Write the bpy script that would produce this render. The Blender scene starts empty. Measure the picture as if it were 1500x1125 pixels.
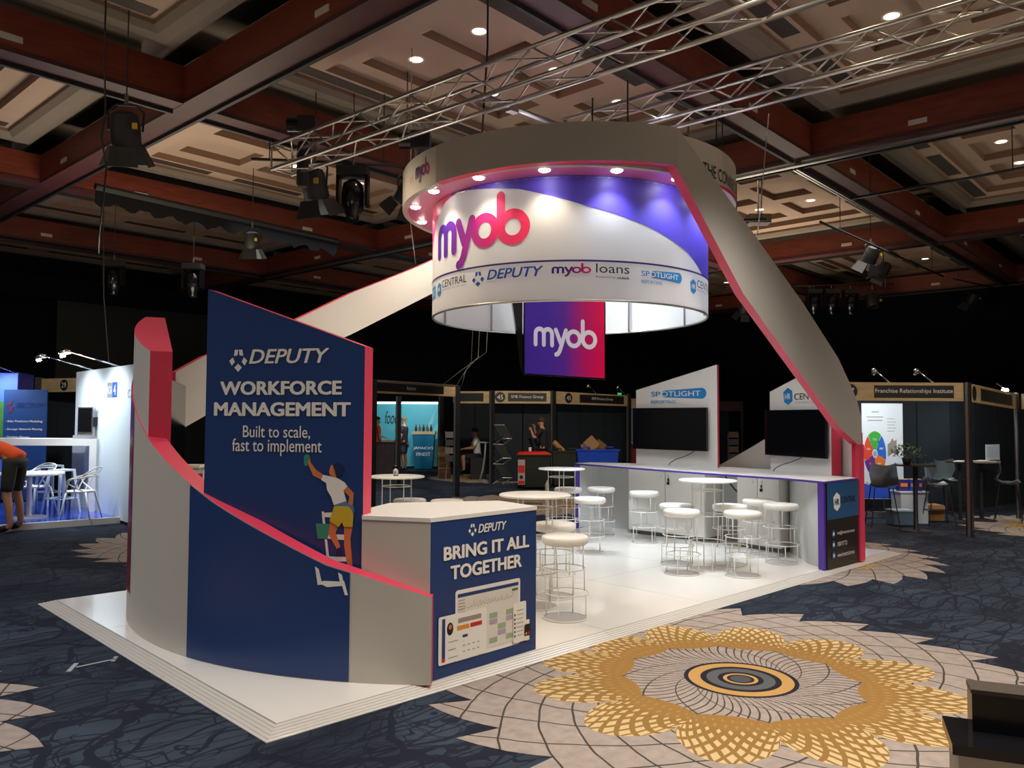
import bpy, bmesh, math, random
from mathutils import Vector, Matrix
random.seed(7)
C = bpy.context.scene.collection
sc = bpy.context.scene
PI = math.pi
rad = math.radians

# ------------------------------------------------------------------ camera, world, exposure
cam_d = bpy.data.cameras.new('camera'); cam = bpy.data.objects.new('camera', cam_d); C.objects.link(cam)
cam_d.sensor_width = 36; cam_d.lens = 36 * 1181 / 1500; cam_d.clip_end = 200; cam_d.clip_start = .05
psi, pitch, roll = rad(45.802), rad(2.4727), math.atan(.005)
W0 = Vector((math.cos(psi), math.sin(psi), 0)); R0 = Vector((math.sin(psi), -math.cos(psi), 0)); U0 = Vector((0, 0, 1))
W1 = W0 * math.cos(pitch) + U0 * math.sin(pitch); U1 = U0 * math.cos(pitch) - W0 * math.sin(pitch)
R2 = R0 * math.cos(roll) + U1 * math.sin(roll); U2 = U1 * math.cos(roll) - R0 * math.sin(roll)
CAM = Vector((-2.1368, -4.0787, 1.75))
cam.matrix_world = Matrix(((R2.x, U2.x, -W1.x, CAM.x), (R2.y, U2.y, -W1.y, CAM.y), (R2.z, U2.z, -W1.z, CAM.z), (0, 0, 0, 1)))
sc.camera = cam
sc.view_settings.view_transform = 'Standard'; sc.view_settings.look = 'None'
sc.view_settings.gamma = 1; sc.view_settings.use_curve_mapping = False
sc.view_settings.exposure = 0.0
world = bpy.data.worlds.new('hall_air'); sc.world = world; world.use_nodes = True
world.node_tree.nodes['Background'].inputs[0].default_value = (1.0, .86, .70, 1)
world.node_tree.nodes['Background'].inputs[1].default_value = .09

def area_light(name, loc, size, energy, col, direction=(0, 0, -1), sizey=None, spread=None):
    l = bpy.data.lights.new(name, 'AREA'); l.energy = energy; l.color = col; l.size = size
    if sizey: l.shape = 'RECTANGLE'; l.size_y = sizey
    if spread: l.spread = rad(spread)
    o = bpy.data.objects.new(name, l); C.objects.link(o); o.location = loc
    o.rotation_euler = Vector(direction).to_track_quat('-Z', 'Y').to_euler(); return o
def spot_light(name, loc, target, energy, col, angle=60, blend=.6, size=.08):
    l = bpy.data.lights.new(name, 'SPOT'); l.energy = energy; l.color = col; l.spot_size = rad(angle); l.spot_blend = blend
    l.shadow_soft_size = size
    o = bpy.data.objects.new(name, l); C.objects.link(o); o.location = loc
    o.rotation_euler = (Vector(target) - Vector(loc)).to_track_quat('-Z', 'Y').to_euler(); return o

WARM, NEUT, COOL = (1, .80, .56), (1, .93, .82), (.80, .91, 1)
# fill lights added to brighten the hall: overhead panels, then upward ones
area_light('hall_fill_light', (1.5, -3.0, 5.6), 3.5, 230, (1, .90, .78), (0, 0, -1), spread=120)
area_light('hall_fill_light', (8.5, -4.5, 5.6), 3.5, 230, (1, .92, .82), (0, 0, -1), spread=120)
area_light('hall_fill_light', (-3.5, 3.5, 5.6), 3.5, 170, (.92, .94, 1), (0, 0, -1), spread=120)
area_light('hall_fill_light', (14.0, 4.0, 5.6), 3.5, 170, (1, .90, .78), (0, 0, -1), spread=120)
area_light('hall_fill_light', (6.5, 12.0, 5.6), 3.5, 150, (.9, .95, 1), (0, 0, -1), spread=120)
for p_, e_ in (((-6, -6, 2.6), 330), ((3, 9, 2.7), 150), ((11, -7, 2.6), 300), ((16, 6, 2.8), 210), ((-7, 5, 2.7), 160)):
    area_light('hall_fill_uplight', p_, 3.0, e_, (1, .83, .63), (0, 0, 1))  # added upward fill for the ceiling, no fittings stand here
# added fill spots brightening the stand and the fronts of the neighbouring booths
spot_light('stand_fill_spot', (4.9, .9, 5.0), (7.0, 1.5, .3), 850, COOL, 75, .8, .25)
spot_light('stand_fill_spot', (5.1, 3.4, 5.0), (7.6, 3.0, .5), 700, (.86, .94, 1), 70, .8, .25)
spot_light('stand_fill_spot', (4.2, -1.6, 5.0), (5.6, 1.0, 0), 420, (1, .94, .86), 60, .9, .25)
spot_light('stand_fill_spot', (2.3, 3.4, 5.0), (3.0, 2.1, .1), 260, WARM, 85, .8, .3)
spot_light('booth_fill_spot', (8.0, -4.0, 5.4), (11.6, .2, 1.9), 330, (1, .86, .66), 60, .9, .2)
spot_light('booth_fill_spot', (8.5, 6.5, 5.4), (13.0, 12.0, 2.0), 900, (1, .88, .70), 70, .9, .2)
spot_light('booth_fill_spot', (.3, 8.6, 5.4), (1.6, 12.2, .5), 380, (.86, .93, 1), 70, .9, .2)
spot_light('booth_fill_spot', (.5, 9.0, 5.4), (2.0, 16.0, 2.0), 520, (1, .90, .74), 60, .9, .2)

# ------------------------------------------------------------------ materials
def lin(c):
    c = c / 255.0
    return c / 12.92 if c <= .04045 else ((c + .055) / 1.055) ** 2.4
def rgb(r, g, b): return (lin(r), lin(g), lin(b), 1)
MATS = {}
def mat(name, col, rough=.5, metal=0, emit=0, noise=0, nscale=8, bump=0, alpha=None, trans=0, coat=0, spec=.5):
    if name in MATS: return MATS[name]
    m = bpy.data.materials.new(name); m.use_nodes = True; MATS[name] = m
    nt = m.node_tree; b = nt.nodes['Principled BSDF']
    b.inputs['Base Color'].default_value = col; b.inputs['Roughness'].default_value = rough; b.inputs['Metallic'].default_value = metal
    b.inputs['Specular IOR Level'].default_value = spec
    if coat: b.inputs['Coat Weight'].default_value = coat
    if trans: b.inputs['Transmission Weight'].default_value = trans
    if emit: b.inputs['Emission Color'].default_value = col; b.inputs['Emission Strength'].default_value = emit
    if noise or bump:
        tc = nt.nodes.new('ShaderNodeTexCoord'); n = nt.nodes.new('ShaderNodeTexNoise'); n.inputs['Scale'].default_value = nscale
        n.inputs['Detail'].default_value = 5; nt.links.new(tc.outputs['Object'], n.inputs['Vector'])
        if noise:
            mx = nt.nodes.new('ShaderNodeMix'); mx.data_type = 'RGBA'
            mx.inputs[6].default_value = tuple(c * (1 - noise) for c in col[:3]) + (1,)
            mx.inputs[7].default_value = tuple(min(1, c * (1 + noise)) for c in col[:3]) + (1,)
            nt.links.new(n.outputs[0], mx.inputs[0]); nt.links.new(mx.outputs[2], b.inputs['Base Color'])
        if bump:
            bp = nt.nodes.new('ShaderNodeBump'); bp.inputs['Strength'].default_value = bump; bp.inputs['Distance'].default_value = .01
            nt.links.new(n.outputs[0], bp.inputs['Height']); nt.links.new(bp.outputs[0], b.inputs['Normal'])
    return m
white = mat('white_laminate', (.78, .77, .74, 1), .38, noise=.02)
offw = mat('white_panel', (.52, .49, .435, 1), .5, noise=.02, nscale=3)
ribm = mat('ribbon_shaded_white', (.40, .375, .34, 1), .55, noise=.02, nscale=3)  # white laminate darkened: the shade on its front is in the colour
pink = mat('coral_pink_laminate', (.73, .050, .11, 1), .42)
pinkd = mat('magenta_graphic', (.74, .03, .16, 1), .45)
dblue = mat('deep_blue_graphic', (.012, .042, .165, 1), .35)
purple = mat('purple_trim', (.075, .03, .30, 1), .4)
cream = mat('print_white', (.80, .78, .74, 1), .5)
black = mat('black_gloss', (.006, .006, .008, 1), .18)
blackm = mat('black_matt', (.012, .012, .014, 1), .6)
screen = mat('screen_black', (.004, .004, .006, 1), .12)
steel = mat('truss_aluminium', (.62, .60, .57, 1), .32, 1)
whitem = mat('white_powder_coat', (.72, .70, .66, 1), .35)
vinyl = mat('white_vinyl', (.80, .78, .73, 1), .45, noise=.03, nscale=12)

# node maths written as python
class X:
    nt = None
    def __init__(s, v): s.v = v
    @staticmethod
    def op(o, *a):
        n = X.nt.nodes.new('ShaderNodeMath'); n.operation = o
        for i, k in enumerate(a):
            if isinstance(k, X): X.nt.links.new(k.v, n.inputs[i])
            else: n.inputs[i].default_value = k
        return X(n.outputs[0])
    def __add__(s, o): return X.op('ADD', s, o)
    __radd__ = __add__
    def __sub__(s, o): return X.op('SUBTRACT', s, o)
    def __rsub__(s, o): return X.op('SUBTRACT', o, s)
    def __mul__(s, o): return X.op('MULTIPLY', s, o)
    __rmul__ = __mul__
    def __truediv__(s, o): return X.op('DIVIDE', s, o)
    def __lt__(s, o): return X.op('LESS_THAN', s, o)
    def __gt__(s, o): return X.op('GREATER_THAN', s, o)
    def f(s, o, *a): return X.op(o, s, *a)
def mixc(fac, a, b):
    n = X.nt.nodes.new('ShaderNodeMix'); n.data_type = 'RGBA'
    if isinstance(fac, X): X.nt.links.new(fac.v, n.inputs[0])
    else: n.inputs[0].default_value = fac
    for i, k in ((6, a), (7, b)):
        if isinstance(k, X): X.nt.links.new(k.v, n.inputs[i])
        else: n.inputs[i].default_value = k
    return X(n.outputs[2])
def new_mat(name, rough=.9):
    m = bpy.data.materials.new(name); m.use_nodes = True; X.nt = m.node_tree; MATS[name] = m
    b = m.node_tree.nodes['Principled BSDF']; b.inputs['Roughness'].default_value = rough; b.inputs['Specular IOR Level'].default_value = .2
    return m, b
def noise_tex(scale, detail=3, vec=None, coord='Object', dist=0):
    nt = X.nt; n = nt.nodes.new('ShaderNodeTexNoise'); n.inputs['Scale'].default_value = scale; n.inputs['Detail'].default_value = detail
    n.inputs['Distortion'].default_value = dist
    if vec is None:
        tc = nt.nodes.new('ShaderNodeTexCoord'); vec = tc.outputs[coord]
    nt.links.new(vec, n.inputs['Vector']); return n

def carpet_material():
    m, b = new_mat('navy_swirl_carpet'); nt = X.nt
    tc = nt.nodes.new('ShaderNodeTexCoord')
    n1 = noise_tex(.9, 3, tc.outputs['Object'])
    va = nt.nodes.new('ShaderNodeVectorMath'); va.operation = 'SCALE'; va.inputs['Scale'].default_value = 1.5
    nt.links.new(n1.outputs['Color'], va.inputs[0])
    vb = nt.nodes.new('ShaderNodeVectorMath'); vb.operation = 'ADD'; nt.links.new(tc.outputs['Object'], vb.inputs[0]); nt.links.new(va.outputs[0], vb.inputs[1])
    def vor(scale, w):
        v = nt.nodes.new('ShaderNodeTexVoronoi'); v.feature = 'DISTANCE_TO_EDGE'; v.inputs['Scale'].default_value = scale
        nt.links.new(vb.outputs[0], v.inputs['Vector']); return X(v.outputs['Distance']) < w
    w1 = nt.nodes.new('ShaderNodeTexWave'); w1.wave_type = 'RINGS'; w1.inputs['Scale'].default_value = .55; w1.inputs['Distortion'].default_value = 9
    w1.inputs['Detail'].default_value = 2.5; w1.inputs['Detail Scale'].default_value = 1.1; nt.links.new(tc.outputs['Object'], w1.inputs['Vector'])
    l3 = (X(w1.outputs['Fac']) - .5).f('ABSOLUTE') < .07
    for sc_, ds_, off in ((.85, 6, (3.1, 1.7, 0)), (.6, 7, (-2.3, 5.1, 0))):
        mp = nt.nodes.new('ShaderNodeMapping'); mp.inputs['Location'].default_value = off; nt.links.new(tc.outputs['Object'], mp.inputs[0])
        w2 = nt.nodes.new('ShaderNodeTexWave'); w2.wave_type = 'RINGS'; w2.inputs['Scale'].default_value = sc_; w2.inputs['Distortion'].default_value = ds_
        w2.inputs['Detail'].default_value = 3; w2.inputs['Detail Scale'].default_value = .8; nt.links.new(mp.outputs[0], w2.inputs['Vector'])
        l3 = l3.f('MAXIMUM', (X(w2.outputs['Fac']) - .5).f('ABSOLUTE') < .06)
    wn = noise_tex(.55, 1, tc.outputs['Object'])
    lines = vor(1.25, X(wn.outputs[0]) * .07).f('MAXIMUM', vor(2.9, .016)).f('MAXIMUM', l3).f('MAXIMUM', vor(5.5, .022) * (X(n1.outputs[0]) > .5))
    p = noise_tex(1.1, 4, vb.outputs[0]); g = noise_tex(170, 2, tc.outputs['Object'])
    base = mixc(X(p.outputs[0]).f('SMOOTH_MIN', 1.0, .1) * 2.2 - .62, rgb(24, 30, 44), rgb(62, 75, 90))
    base.v.node.clamp_factor = True
    col = mixc(lines * .8, base, rgb(18, 20, 38))
    col = mixc(X(g.outputs[0]) * .35, col, rgb(14, 16, 22))
    nt.links.new(col.v, b.inputs['Base Color'])
    bp = nt.nodes.new('ShaderNodeBump'); bp.inputs['Strength'].default_value = .35; bp.inputs['Distance'].default_value = .006
    nt.links.new(g.outputs[0], bp.inputs['Height']); nt.links.new(bp.outputs[0], b.inputs['Normal'])
    return m
def medallion_material():
    m, b = new_mat('petal_medallion_carpet'); nt = X.nt
    tc = nt.nodes.new('ShaderNodeTexCoord'); sp = nt.nodes.new('ShaderNodeSeparateXYZ'); nt.links.new(tc.outputs['Object'], sp.inputs[0])
    x, y = X(sp.outputs[0]), X(sp.outputs[1])
    wn = noise_tex(2.2, 2, tc.outputs['Object'])
    r = (x * x + y * y).f('SQRT'); th = X.op('ARCTAN2', y, x) / (2 * PI)
    th = th + (X(wn.outputs[0]) - .5) * .012
    lr = r.f('LOGARITHM', math.e)
    def fam(n, tw, w):
        return ((th * n + lr * tw).f('FRACT') - .5).f('ABSOLUTE') > (.5 - w)
    # outer petals: two spiral families make fish-scale cells
    wl = (r * 0 + .055) / r * .55
    outer = ((th * 24 + lr * 4.2).f('FRACT') - .5).f('ABSOLUTE') > (.5 - wl * 1.3)
    outer = outer.f('MAXIMUM', ((th * 24 - lr * 6.5).f('FRACT') - .5).f('ABSOLUTE') > (.5 - wl * 1.6))
    inner = (((th * 72 + (lr * 3.0).f('SINE') * 2.0)).f('FRACT') - .5).f('ABSOLUTE') > .40
    inner2 = ((th * 12 - lr * 2.6).f('FRACT') - .5).f('ABSOLUTE') > .475
    n2 = noise_tex(14, 4, tc.outputs['Object']); n3 = noise_tex(150, 2, tc.outputs['Object'])
    beige = mixc(X(n2.outputs[0]), rgb(136, 124, 118), rgb(180, 168, 160))
    grey = rgb(66, 60, 56)
    field = mixc(outer, beige, grey)
    infield = mixc(inner.f('MAXIMUM', inner2), beige, grey)
    field = mixc(r < 1.02, field, infield)
    # gold braid with twelve lobes
    lobe = (th * (12 * PI) + .4).f('COSINE').f('ABSOLUTE').f('POWER', .7)
    ro = lobe * .36 + 1.06; ri = .80 - lobe * .07
    gz = (r < ro) * (r > ri)
    k = (r - ri) / (ro - ri)
    net = (((th * 96 + k * 3.4).f('FRACT') - .5).f('ABSOLUTE') > (.38 - (1 - k) * .24)).f('MAXIMUM', ((th * 96 - k * 4.4).f('FRACT') - .5).f('ABSOLUTE') > (.36 - (1 - k) * .24))
    gold = mixc(net, rgb(204, 180, 136), rgb(142, 108, 54))
    gold = mixc((k < .34) * .8, gold, rgb(150, 112, 56))
    field = mixc(gz, field, gold)
    for rr, c in ((.375, rgb(22, 20, 38)), (.345, rgb(186, 146, 84)), (.265, rgb(22, 20, 38)), (.225, rgb(84, 88, 94)), (.15, rgb(22, 20, 38)), (.115, rgb(186, 146, 84)), (.09, rgb(22, 20, 38)), (.07, rgb(70, 74, 80))):
        field = mixc(r < rr, field, c)
    field = mixc(X(n3.outputs[0]) * .22, field, rgb(70, 62, 56))
    nt.links.new(field.v, b.inputs['Base Color'])
    bp = nt.nodes.new('ShaderNodeBump'); bp.inputs['Strength'].default_value = .35; bp.inputs['Distance'].default_value = .006
    nt.links.new(n3.outputs[0], bp.inputs['Height']); nt.links.new(bp.outputs[0], b.inputs['Normal'])
    return m
def wood_material(name, c1, c2, rough=.4, stretch=(1, 1, 12), scale=3):
    m, b = new_mat(name, rough); nt = X.nt; b.inputs['Specular IOR Level'].default_value = .4
    tc = nt.nodes.new('ShaderNodeTexCoord'); mp = nt.nodes.new('ShaderNodeMapping'); mp.inputs['Scale'].default_value = stretch
    nt.links.new(tc.outputs['Object'], mp.inputs[0]); n = noise_tex(scale, 5, mp.outputs[0]); 
    nt.links.new(mixc(X(n.outputs[0]) * 1.8 - .4, c1, c2).v, b.inputs['Base Color']); return m
def curtain_material():
    m, b = new_mat('black_drape', .95); b.inputs['Base Color'].default_value = (.006, .006, .0075, 1); return m
def attr_material(name, rough=.45):
    m, b = new_mat(name, rough); a = X.nt.nodes.new('ShaderNodeAttribute'); a.attribute_name = 'ink'
    X.nt.links.new(a.outputs['Color'], b.inputs['Base Color']); return m
def gradient_screen(name, stops, rough=.2, emit=0, angle=0, size=1.0):
    m, b = new_mat(name, rough); nt = X.nt
    tc = nt.nodes.new('ShaderNodeTexCoord'); mp = nt.nodes.new('ShaderNodeMapping'); mp.inputs['Rotation'].default_value = (0, 0, angle)
    nt.links.new(tc.outputs['Generated'], mp.inputs[0]); sp = nt.nodes.new('ShaderNodeSeparateXYZ'); nt.links.new(mp.outputs[0], sp.inputs[0])
    cr = nt.nodes.new('ShaderNodeValToRGB'); e = cr.color_ramp.elements
    e[0].position, e[0].color = stops[0]; e[1].position, e[1].color = stops[-1]
    for p_, c_ in stops[1:-1]:
        k = e.new(p_); k.color = c_
    nt.links.new(sp.outputs[0], cr.inputs[0]); nt.links.new(cr.outputs[0], b.inputs['Base Color'])
    if emit: nt.links.new(cr.outputs[0], b.inputs['Emission Color']); b.inputs['Emission Strength'].default_value = emit
    return m
carpet = carpet_material(); medal = medallion_material()
redwood = wood_material('red_mahogany', rgb(94, 42, 30), rgb(126, 60, 42), .42, (1, 1, 9))
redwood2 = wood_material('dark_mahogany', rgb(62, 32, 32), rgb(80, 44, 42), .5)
pine = wood_material('birch_ply', rgb(176, 150, 108), rgb(206, 182, 140), .6, (1, 1, 6))
drape = curtain_material(); inkm = attr_material('gradient_ink')
ceil_a = mat('ceiling_paint', rgb(166, 144, 126), .9, noise=.05, nscale=2)
ceil_b = mat('ceiling_rib_brown', rgb(132, 104, 84), .9, noise=.05, nscale=2)
ceil_c = mat('ceiling_cove_grey', rgb(118, 108, 96), .9, noise=.08, nscale=1)
vent_m = mat('vent_dark', rgb(52, 44, 38), .8)
panelm = mat('booth_panel_navy', rgb(22, 32, 42), .8, noise=.15, nscale=2)
lamp_w = mat('lamp_warm_glow', (1, .80, .55, 1), .5, emit=6)
lamp_n = mat('lamp_white_glow', (1, .93, .80, 1), .5, emit=40)
chrome = mat('chrome', (.75, .75, .75, 1), .15, 1)
alu = mat('satin_aluminium', (.55, .55, .55, 1), .35, 1)

# ------------------------------------------------------------------ mesh helpers
class M:
    def __init__(s): s.v = []; s.f = []; s.mi = []; s.cur = 0; s.col = None
    def add(s, vs, fs):
        o = len(s.v); s.v += [tuple(v) for v in vs]
        for f in fs: s.f.append(tuple(o + i for i in f)); s.mi.append(s.cur)
        return s
    def box(s, x0, x1, y0, y1, z0, z1, fr=None):
        vs = [(x, y, z) for z in (z0, z1) for y in (y0, y1) for x in (x0, x1)]
        if fr: vs = [fr(*v) for v in vs]
        return s.add(vs, [(0, 2, 3, 1), (4, 5, 7, 6), (0, 1, 5, 4), (2, 6, 7, 3), (0, 4, 6, 2), (1, 3, 7, 5)])
    def prism(s, poly, z0, z1, mside=None, mtop=None, mfirst=None):
        n = len(poly); zt = z1 if isinstance(z1, (list, tuple)) else [z1] * n; zb = z0 if isinstance(z0, (list, tuple)) else [z0] * n
        vs = [(p[0], p[1], b) for p, b in zip(poly, zb)] + [(p[0], p[1], t) for p, t in zip(poly, zt)]
        o = len(s.v); s.v += vs
        s.f.append(tuple(o + i for i in range(n - 1, -1, -1))); s.mi.append(mtop if mtop is not None else s.cur)
        s.f.append(tuple(o + n + i for i in range(n))); s.mi.append(mtop if mtop is not None else s.cur)
        for i in range(n):
            j = (i + 1) % n
            s.f.append((o + i, o + j, o + n + j, o + n + i))
            s.mi.append(mside[i] if isinstance(mside, (list, tuple)) else (mside if mside is not None else s.cur))
        return s
    def tube(s, pts, r, n=8, closed=False, cap=True):
        pts = [Vector(p) for p in pts]; k = len(pts); rr = r if isinstance(r, (list, tuple)) else [r] * k
        vs = []; prev = None
        for i in range(k):
            if closed: t = pts[(i + 1) % k] - pts[i - 1]
            else: t = pts[min(i + 1, k - 1)] - pts[max(i - 1, 0)]
            t.normalize()
            a = Vector((0, 0, 1)) if abs(t.z) < .9 else Vector((1, 0, 0))
            if prev is not None:
                u = prev - t * prev.dot(t)
                if u.length < 1e-4: u = t.cross(a)
            else: u = t.cross(a)
            u.normalize(); prev = u; w = t.cross(u)
            for j in range(n):
                an = 2 * PI * j / n; vs.append(pts[i] + (u * math.cos(an) + w * math.sin(an)) * rr[i])
        fs = []
        for i in range(k if closed else k - 1):
            i2 = (i + 1) % k
            for j in range(n):
                j2 = (j + 1) % n; fs.append((i * n + j, i * n + j2, i2 * n + j2, i2 * n + j))
        if cap and not closed: fs += [tuple(range(n - 1, -1, -1)), tuple((k - 1) * n + j for j in range(n))]
        return s.add(vs, fs)
    def lathe(s, prof, n=32, c=(0, 0, 0), fr=None, cap=True):
        vs = []; fs = []; k = len(prof)
        for r, z in prof:
            for j in range(n):
                a = 2 * PI * j / n; v = (c[0] + r * math.cos(a), c[1] + r * math.sin(a), c[2] + z); vs.append(fr(*v) if fr else v)
        for i in range(k - 1):
            for j in range(n):
                j2 = (j + 1) % n; fs.append((i * n + j, i * n + j2, (i + 1) * n + j2, (i + 1) * n + j))
        if cap: fs += [tuple(range(n - 1, -1, -1)), tuple((k - 1) * n + j for j in range(n))]
        return s.add(vs, fs)
    def arc(s, cc, r0, r1, a0, a1, zb, zt, n=48):   # curved wall, zb/zt are functions of the parameter 0..1 or numbers
        F = lambda g, t: g(t) if callable(g) else g
        o = len(s.v)
        for i in range(n + 1):
            t = i / n; a = rad(a0 + (a1 - a0) * t); b_, t_ = F(zb, t), F(zt, t); q = F(r1, t); q0 = F(r0, t)
            for r, z in ((q, b_), (q, t_), (q0, t_), (q0, b_)): s.v.append((cc[0] + r * math.cos(a), cc[1] + r * math.sin(a), z))
        for i in range(n):
            for k_, mi in ((0, 0), (1, 1), (2, 2), (3, 1)):
                p = o + i * 4; q = p + 4; k2 = (k_ + 1) % 4
                s.f.append((p + k_, p + k2, q + k2, q + k_)); s.mi.append(mi)
        s.f.append((o, o + 3, o + 2, o + 1)); s.mi.append(1)
        e = o + n * 4; s.f.append((e, e + 1, e + 2, e + 3)); s.mi.append(1)
        return s
    def build(s, name, m, parent=None, smooth=False, fix=True, auto=None):
        me = bpy.data.meshes.new(name); me.from_pydata(s.v, [], s.f); ms = m if isinstance(m, (list, tuple)) else [m]
        for k in ms: me.materials.append(k)
        if len(ms) > 1: me.polygons.foreach_set('material_index', s.mi)
        if s.col:
            ca = me.color_attributes.new('ink', 'FLOAT_COLOR', 'POINT')
            for i, c in enumerate(s.col): ca.data[i].color = c
        if fix:
            bm = bmesh.new(); bm.from_mesh(me); bmesh.ops.recalc_face_normals(bm, faces=bm.faces); bm.to_mesh(me); bm.free()
        if smooth: me.polygons.foreach_set('use_smooth', [True] * len(me.polygons))
        if smooth and auto: me.set_sharp_from_angle(angle=rad(auto))
        me.update()
        o = bpy.data.objects.new(name, me); C.objects.link(o)
        if parent: o.parent = parent
        return o
def tag(o, label=None, cat=None, group=None, kind=None):
    if label: o['label'] = label
    if cat: o['category'] = cat
    if group: o['group'] = group
    if kind: o['kind'] = kind
    return o
def empty(name, loc=(0, 0, 0), rz=0, label=None, cat=None, group=None):
    o = bpy.data.objects.new(name, None); o.empty_display_size = .1; C.objects.link(o); o.location = loc; o.rotation_euler = (0, 0, rz)
    return tag(o, label, cat, group)
def copy_tree(o, parent=None):
    c = o.copy(); C.objects.link(c); c.parent = parent
    for ch in list(o.children): copy_tree(ch, c)
    return c
def struct(o): o['kind'] = 'structure'; return o
def circ(r, z=0, n=28, cx=0, cy=0): return [(cx + r * math.cos(2 * PI * i / n), cy + r * math.sin(2 * PI * i / n), z) for i in range(n)]

# maps of flat print onto surfaces: (u, v, lift) -> world
def plane_map(p0, p1, lift=.0025):        # vertical plane, u along p0->p1, v = height; print lifted toward the right-hand side
    e = Vector((p1[0] - p0[0], p1[1] - p0[1], 0)).normalized(); n = Vector((e.y, -e.x, 0))
    return lambda u, v, k=1: Vector((p0[0], p0[1], 0)) + e * u + Vector((0, 0, v)) + n * lift * k
def cyl_map(cc, r, lift=.004):            # u = metres along the arc measured from angle 0
    return lambda u, v, k=1: Vector((cc[0] + (r + lift * k) * math.cos(u / r), cc[1] + (r + lift * k) * math.sin(u / r), v))
def decal(name, poly, mp, m, parent, k=1):
    q = M(); q.add([mp(u, v, k) for u, v in poly], [tuple(range(len(poly)))]); return q.build(name, m, parent, fix=False)
def convex_strips(poly, du=.03):           # a convex outline cut into narrow strips so that it can follow a curve
    us = sorted(p[0] for p in poly); a, b = us[0], us[-1]; n = max(2, int((b - a) / du)); out = []
    xs_ = sorted(set([a + (b - a) * i / n for i in range(n + 1)] + us))
    for x in xs_:
        hit = []
        for (x0, y0), (x1, y1) in zip(poly, poly[1:] + poly[:1]):
            if min(x0, x1) - 1e-9 <= x <= max(x0, x1) + 1e-9:
                hit += [y0, y1] if abs(x1 - x0) < 1e-9 else [y0 + (y1 - y0) * (x - x0) / (x1 - x0)]
        out.append((x, min(hit), max(hit)))
    return out
def wrap_decal(name, polys, mp, m, parent, k=1):
    q = M()
    for poly in polys:
        st = convex_strips(poly); vs = []
        for x, lo, hi in st: vs += [mp(x, lo, k), mp(x, hi, k)]
        q.add(vs, [(2 * i, 2 * i + 2, 2 * i + 3, 2 * i + 1) for i in range(len(st) - 1)])
    return q.build(name, m, parent, fix=False)
def decals(name, polys, mp, m, parent, k=1):
    q = M()
    for poly in polys: q.add([mp(u, v, k) for u, v in poly], [tuple(range(len(poly)))])
    o = q.build(name, m, parent, fix=False)
    if len(polys) > 1: o['kind'] = 'stuff'
    return o
def text_polys(s, bold=0, shear=0):
    cu = bpy.data.curves.new('t', 'FONT'); cu.body = s; cu.size = 1; cu.shear = shear; cu.resolution_u = 3
    o = bpy.data.objects.new('t', cu); me = bpy.data.meshes.new_from_object(o)
    vs = [(v.co.x, v.co.y) for v in me.vertices]; fs = [tuple(p.vertices) for p in me.polygons]
    bpy.data.objects.remove(o); bpy.data.curves.remove(cu); bpy.data.meshes.remove(me)
    if bold:                                  # heavier weight: the same outlines laid over each other, slightly shifted
        V0, F0 = list(vs), list(fs); vs, fs = [], []
        for dx, dy in ((-1, 0), (1, 0), (0, -.6), (0, .6), (-.7, .5), (.7, .5), (-.7, -.5), (.7, -.5)):
            o_ = len(vs); vs += [(x + dx * bold, y + dy * bold) for x, y in V0]; fs += [tuple(o_ + i for i in f) for f in F0]
    return vs, fs, (len(V0) if bold else len(vs))
def text(s, box, mp, m, parent, name='lettering', bold=0, shear=0, k=2, fit=None):
    vs, fs, per = text_polys(s, bold, shear)
    if not vs: return None
    x0 = min(v[0] for v in vs); x1 = max(v[0] for v in vs); y0 = min(v[1] for v in vs); y1 = max(v[1] for v in vs)
    u0, v0, u1, v1 = box
    if fit == 'h':                           # keep proportions, centred
        w = (v1 - v0) * (x1 - x0) / (y1 - y0); c = (u0 + u1) / 2; u0, u1 = c - w / 2, c + w / 2
    q = M(); q.add([mp(u0 + (x - x0) / (x1 - x0) * (u1 - u0), v0 + (y - y0) / (y1 - y0) * (v1 - v0), k + .06 * (i // per)) for i, (x, y) in enumerate(vs)], fs)
    return q.build(name, m, parent, fix=False)
def rrect(u0, v0, u1, v1, r, n=5):
    out = []
    for cx, cy, a in ((u1 - r, v1 - r, 0), (u0 + r, v1 - r, 90), (u0 + r, v0 + r, 180), (u1 - r, v0 + r, 270)):
        for i in range(n + 1): out.append((cx + r * math.cos(rad(a + 90 * i / n)), cy + r * math.sin(rad(a + 90 * i / n))))
    return out
def rect(u0, v0, u1, v1): return [(u0, v0), (u1, v0), (u1, v1), (u0, v1)]
def ell(cx, cy, rx, ry, n=24): return [(cx + rx * math.cos(2 * PI * i / n), cy + ry * math.sin(2 * PI * i / n)) for i in range(n)]

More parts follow.
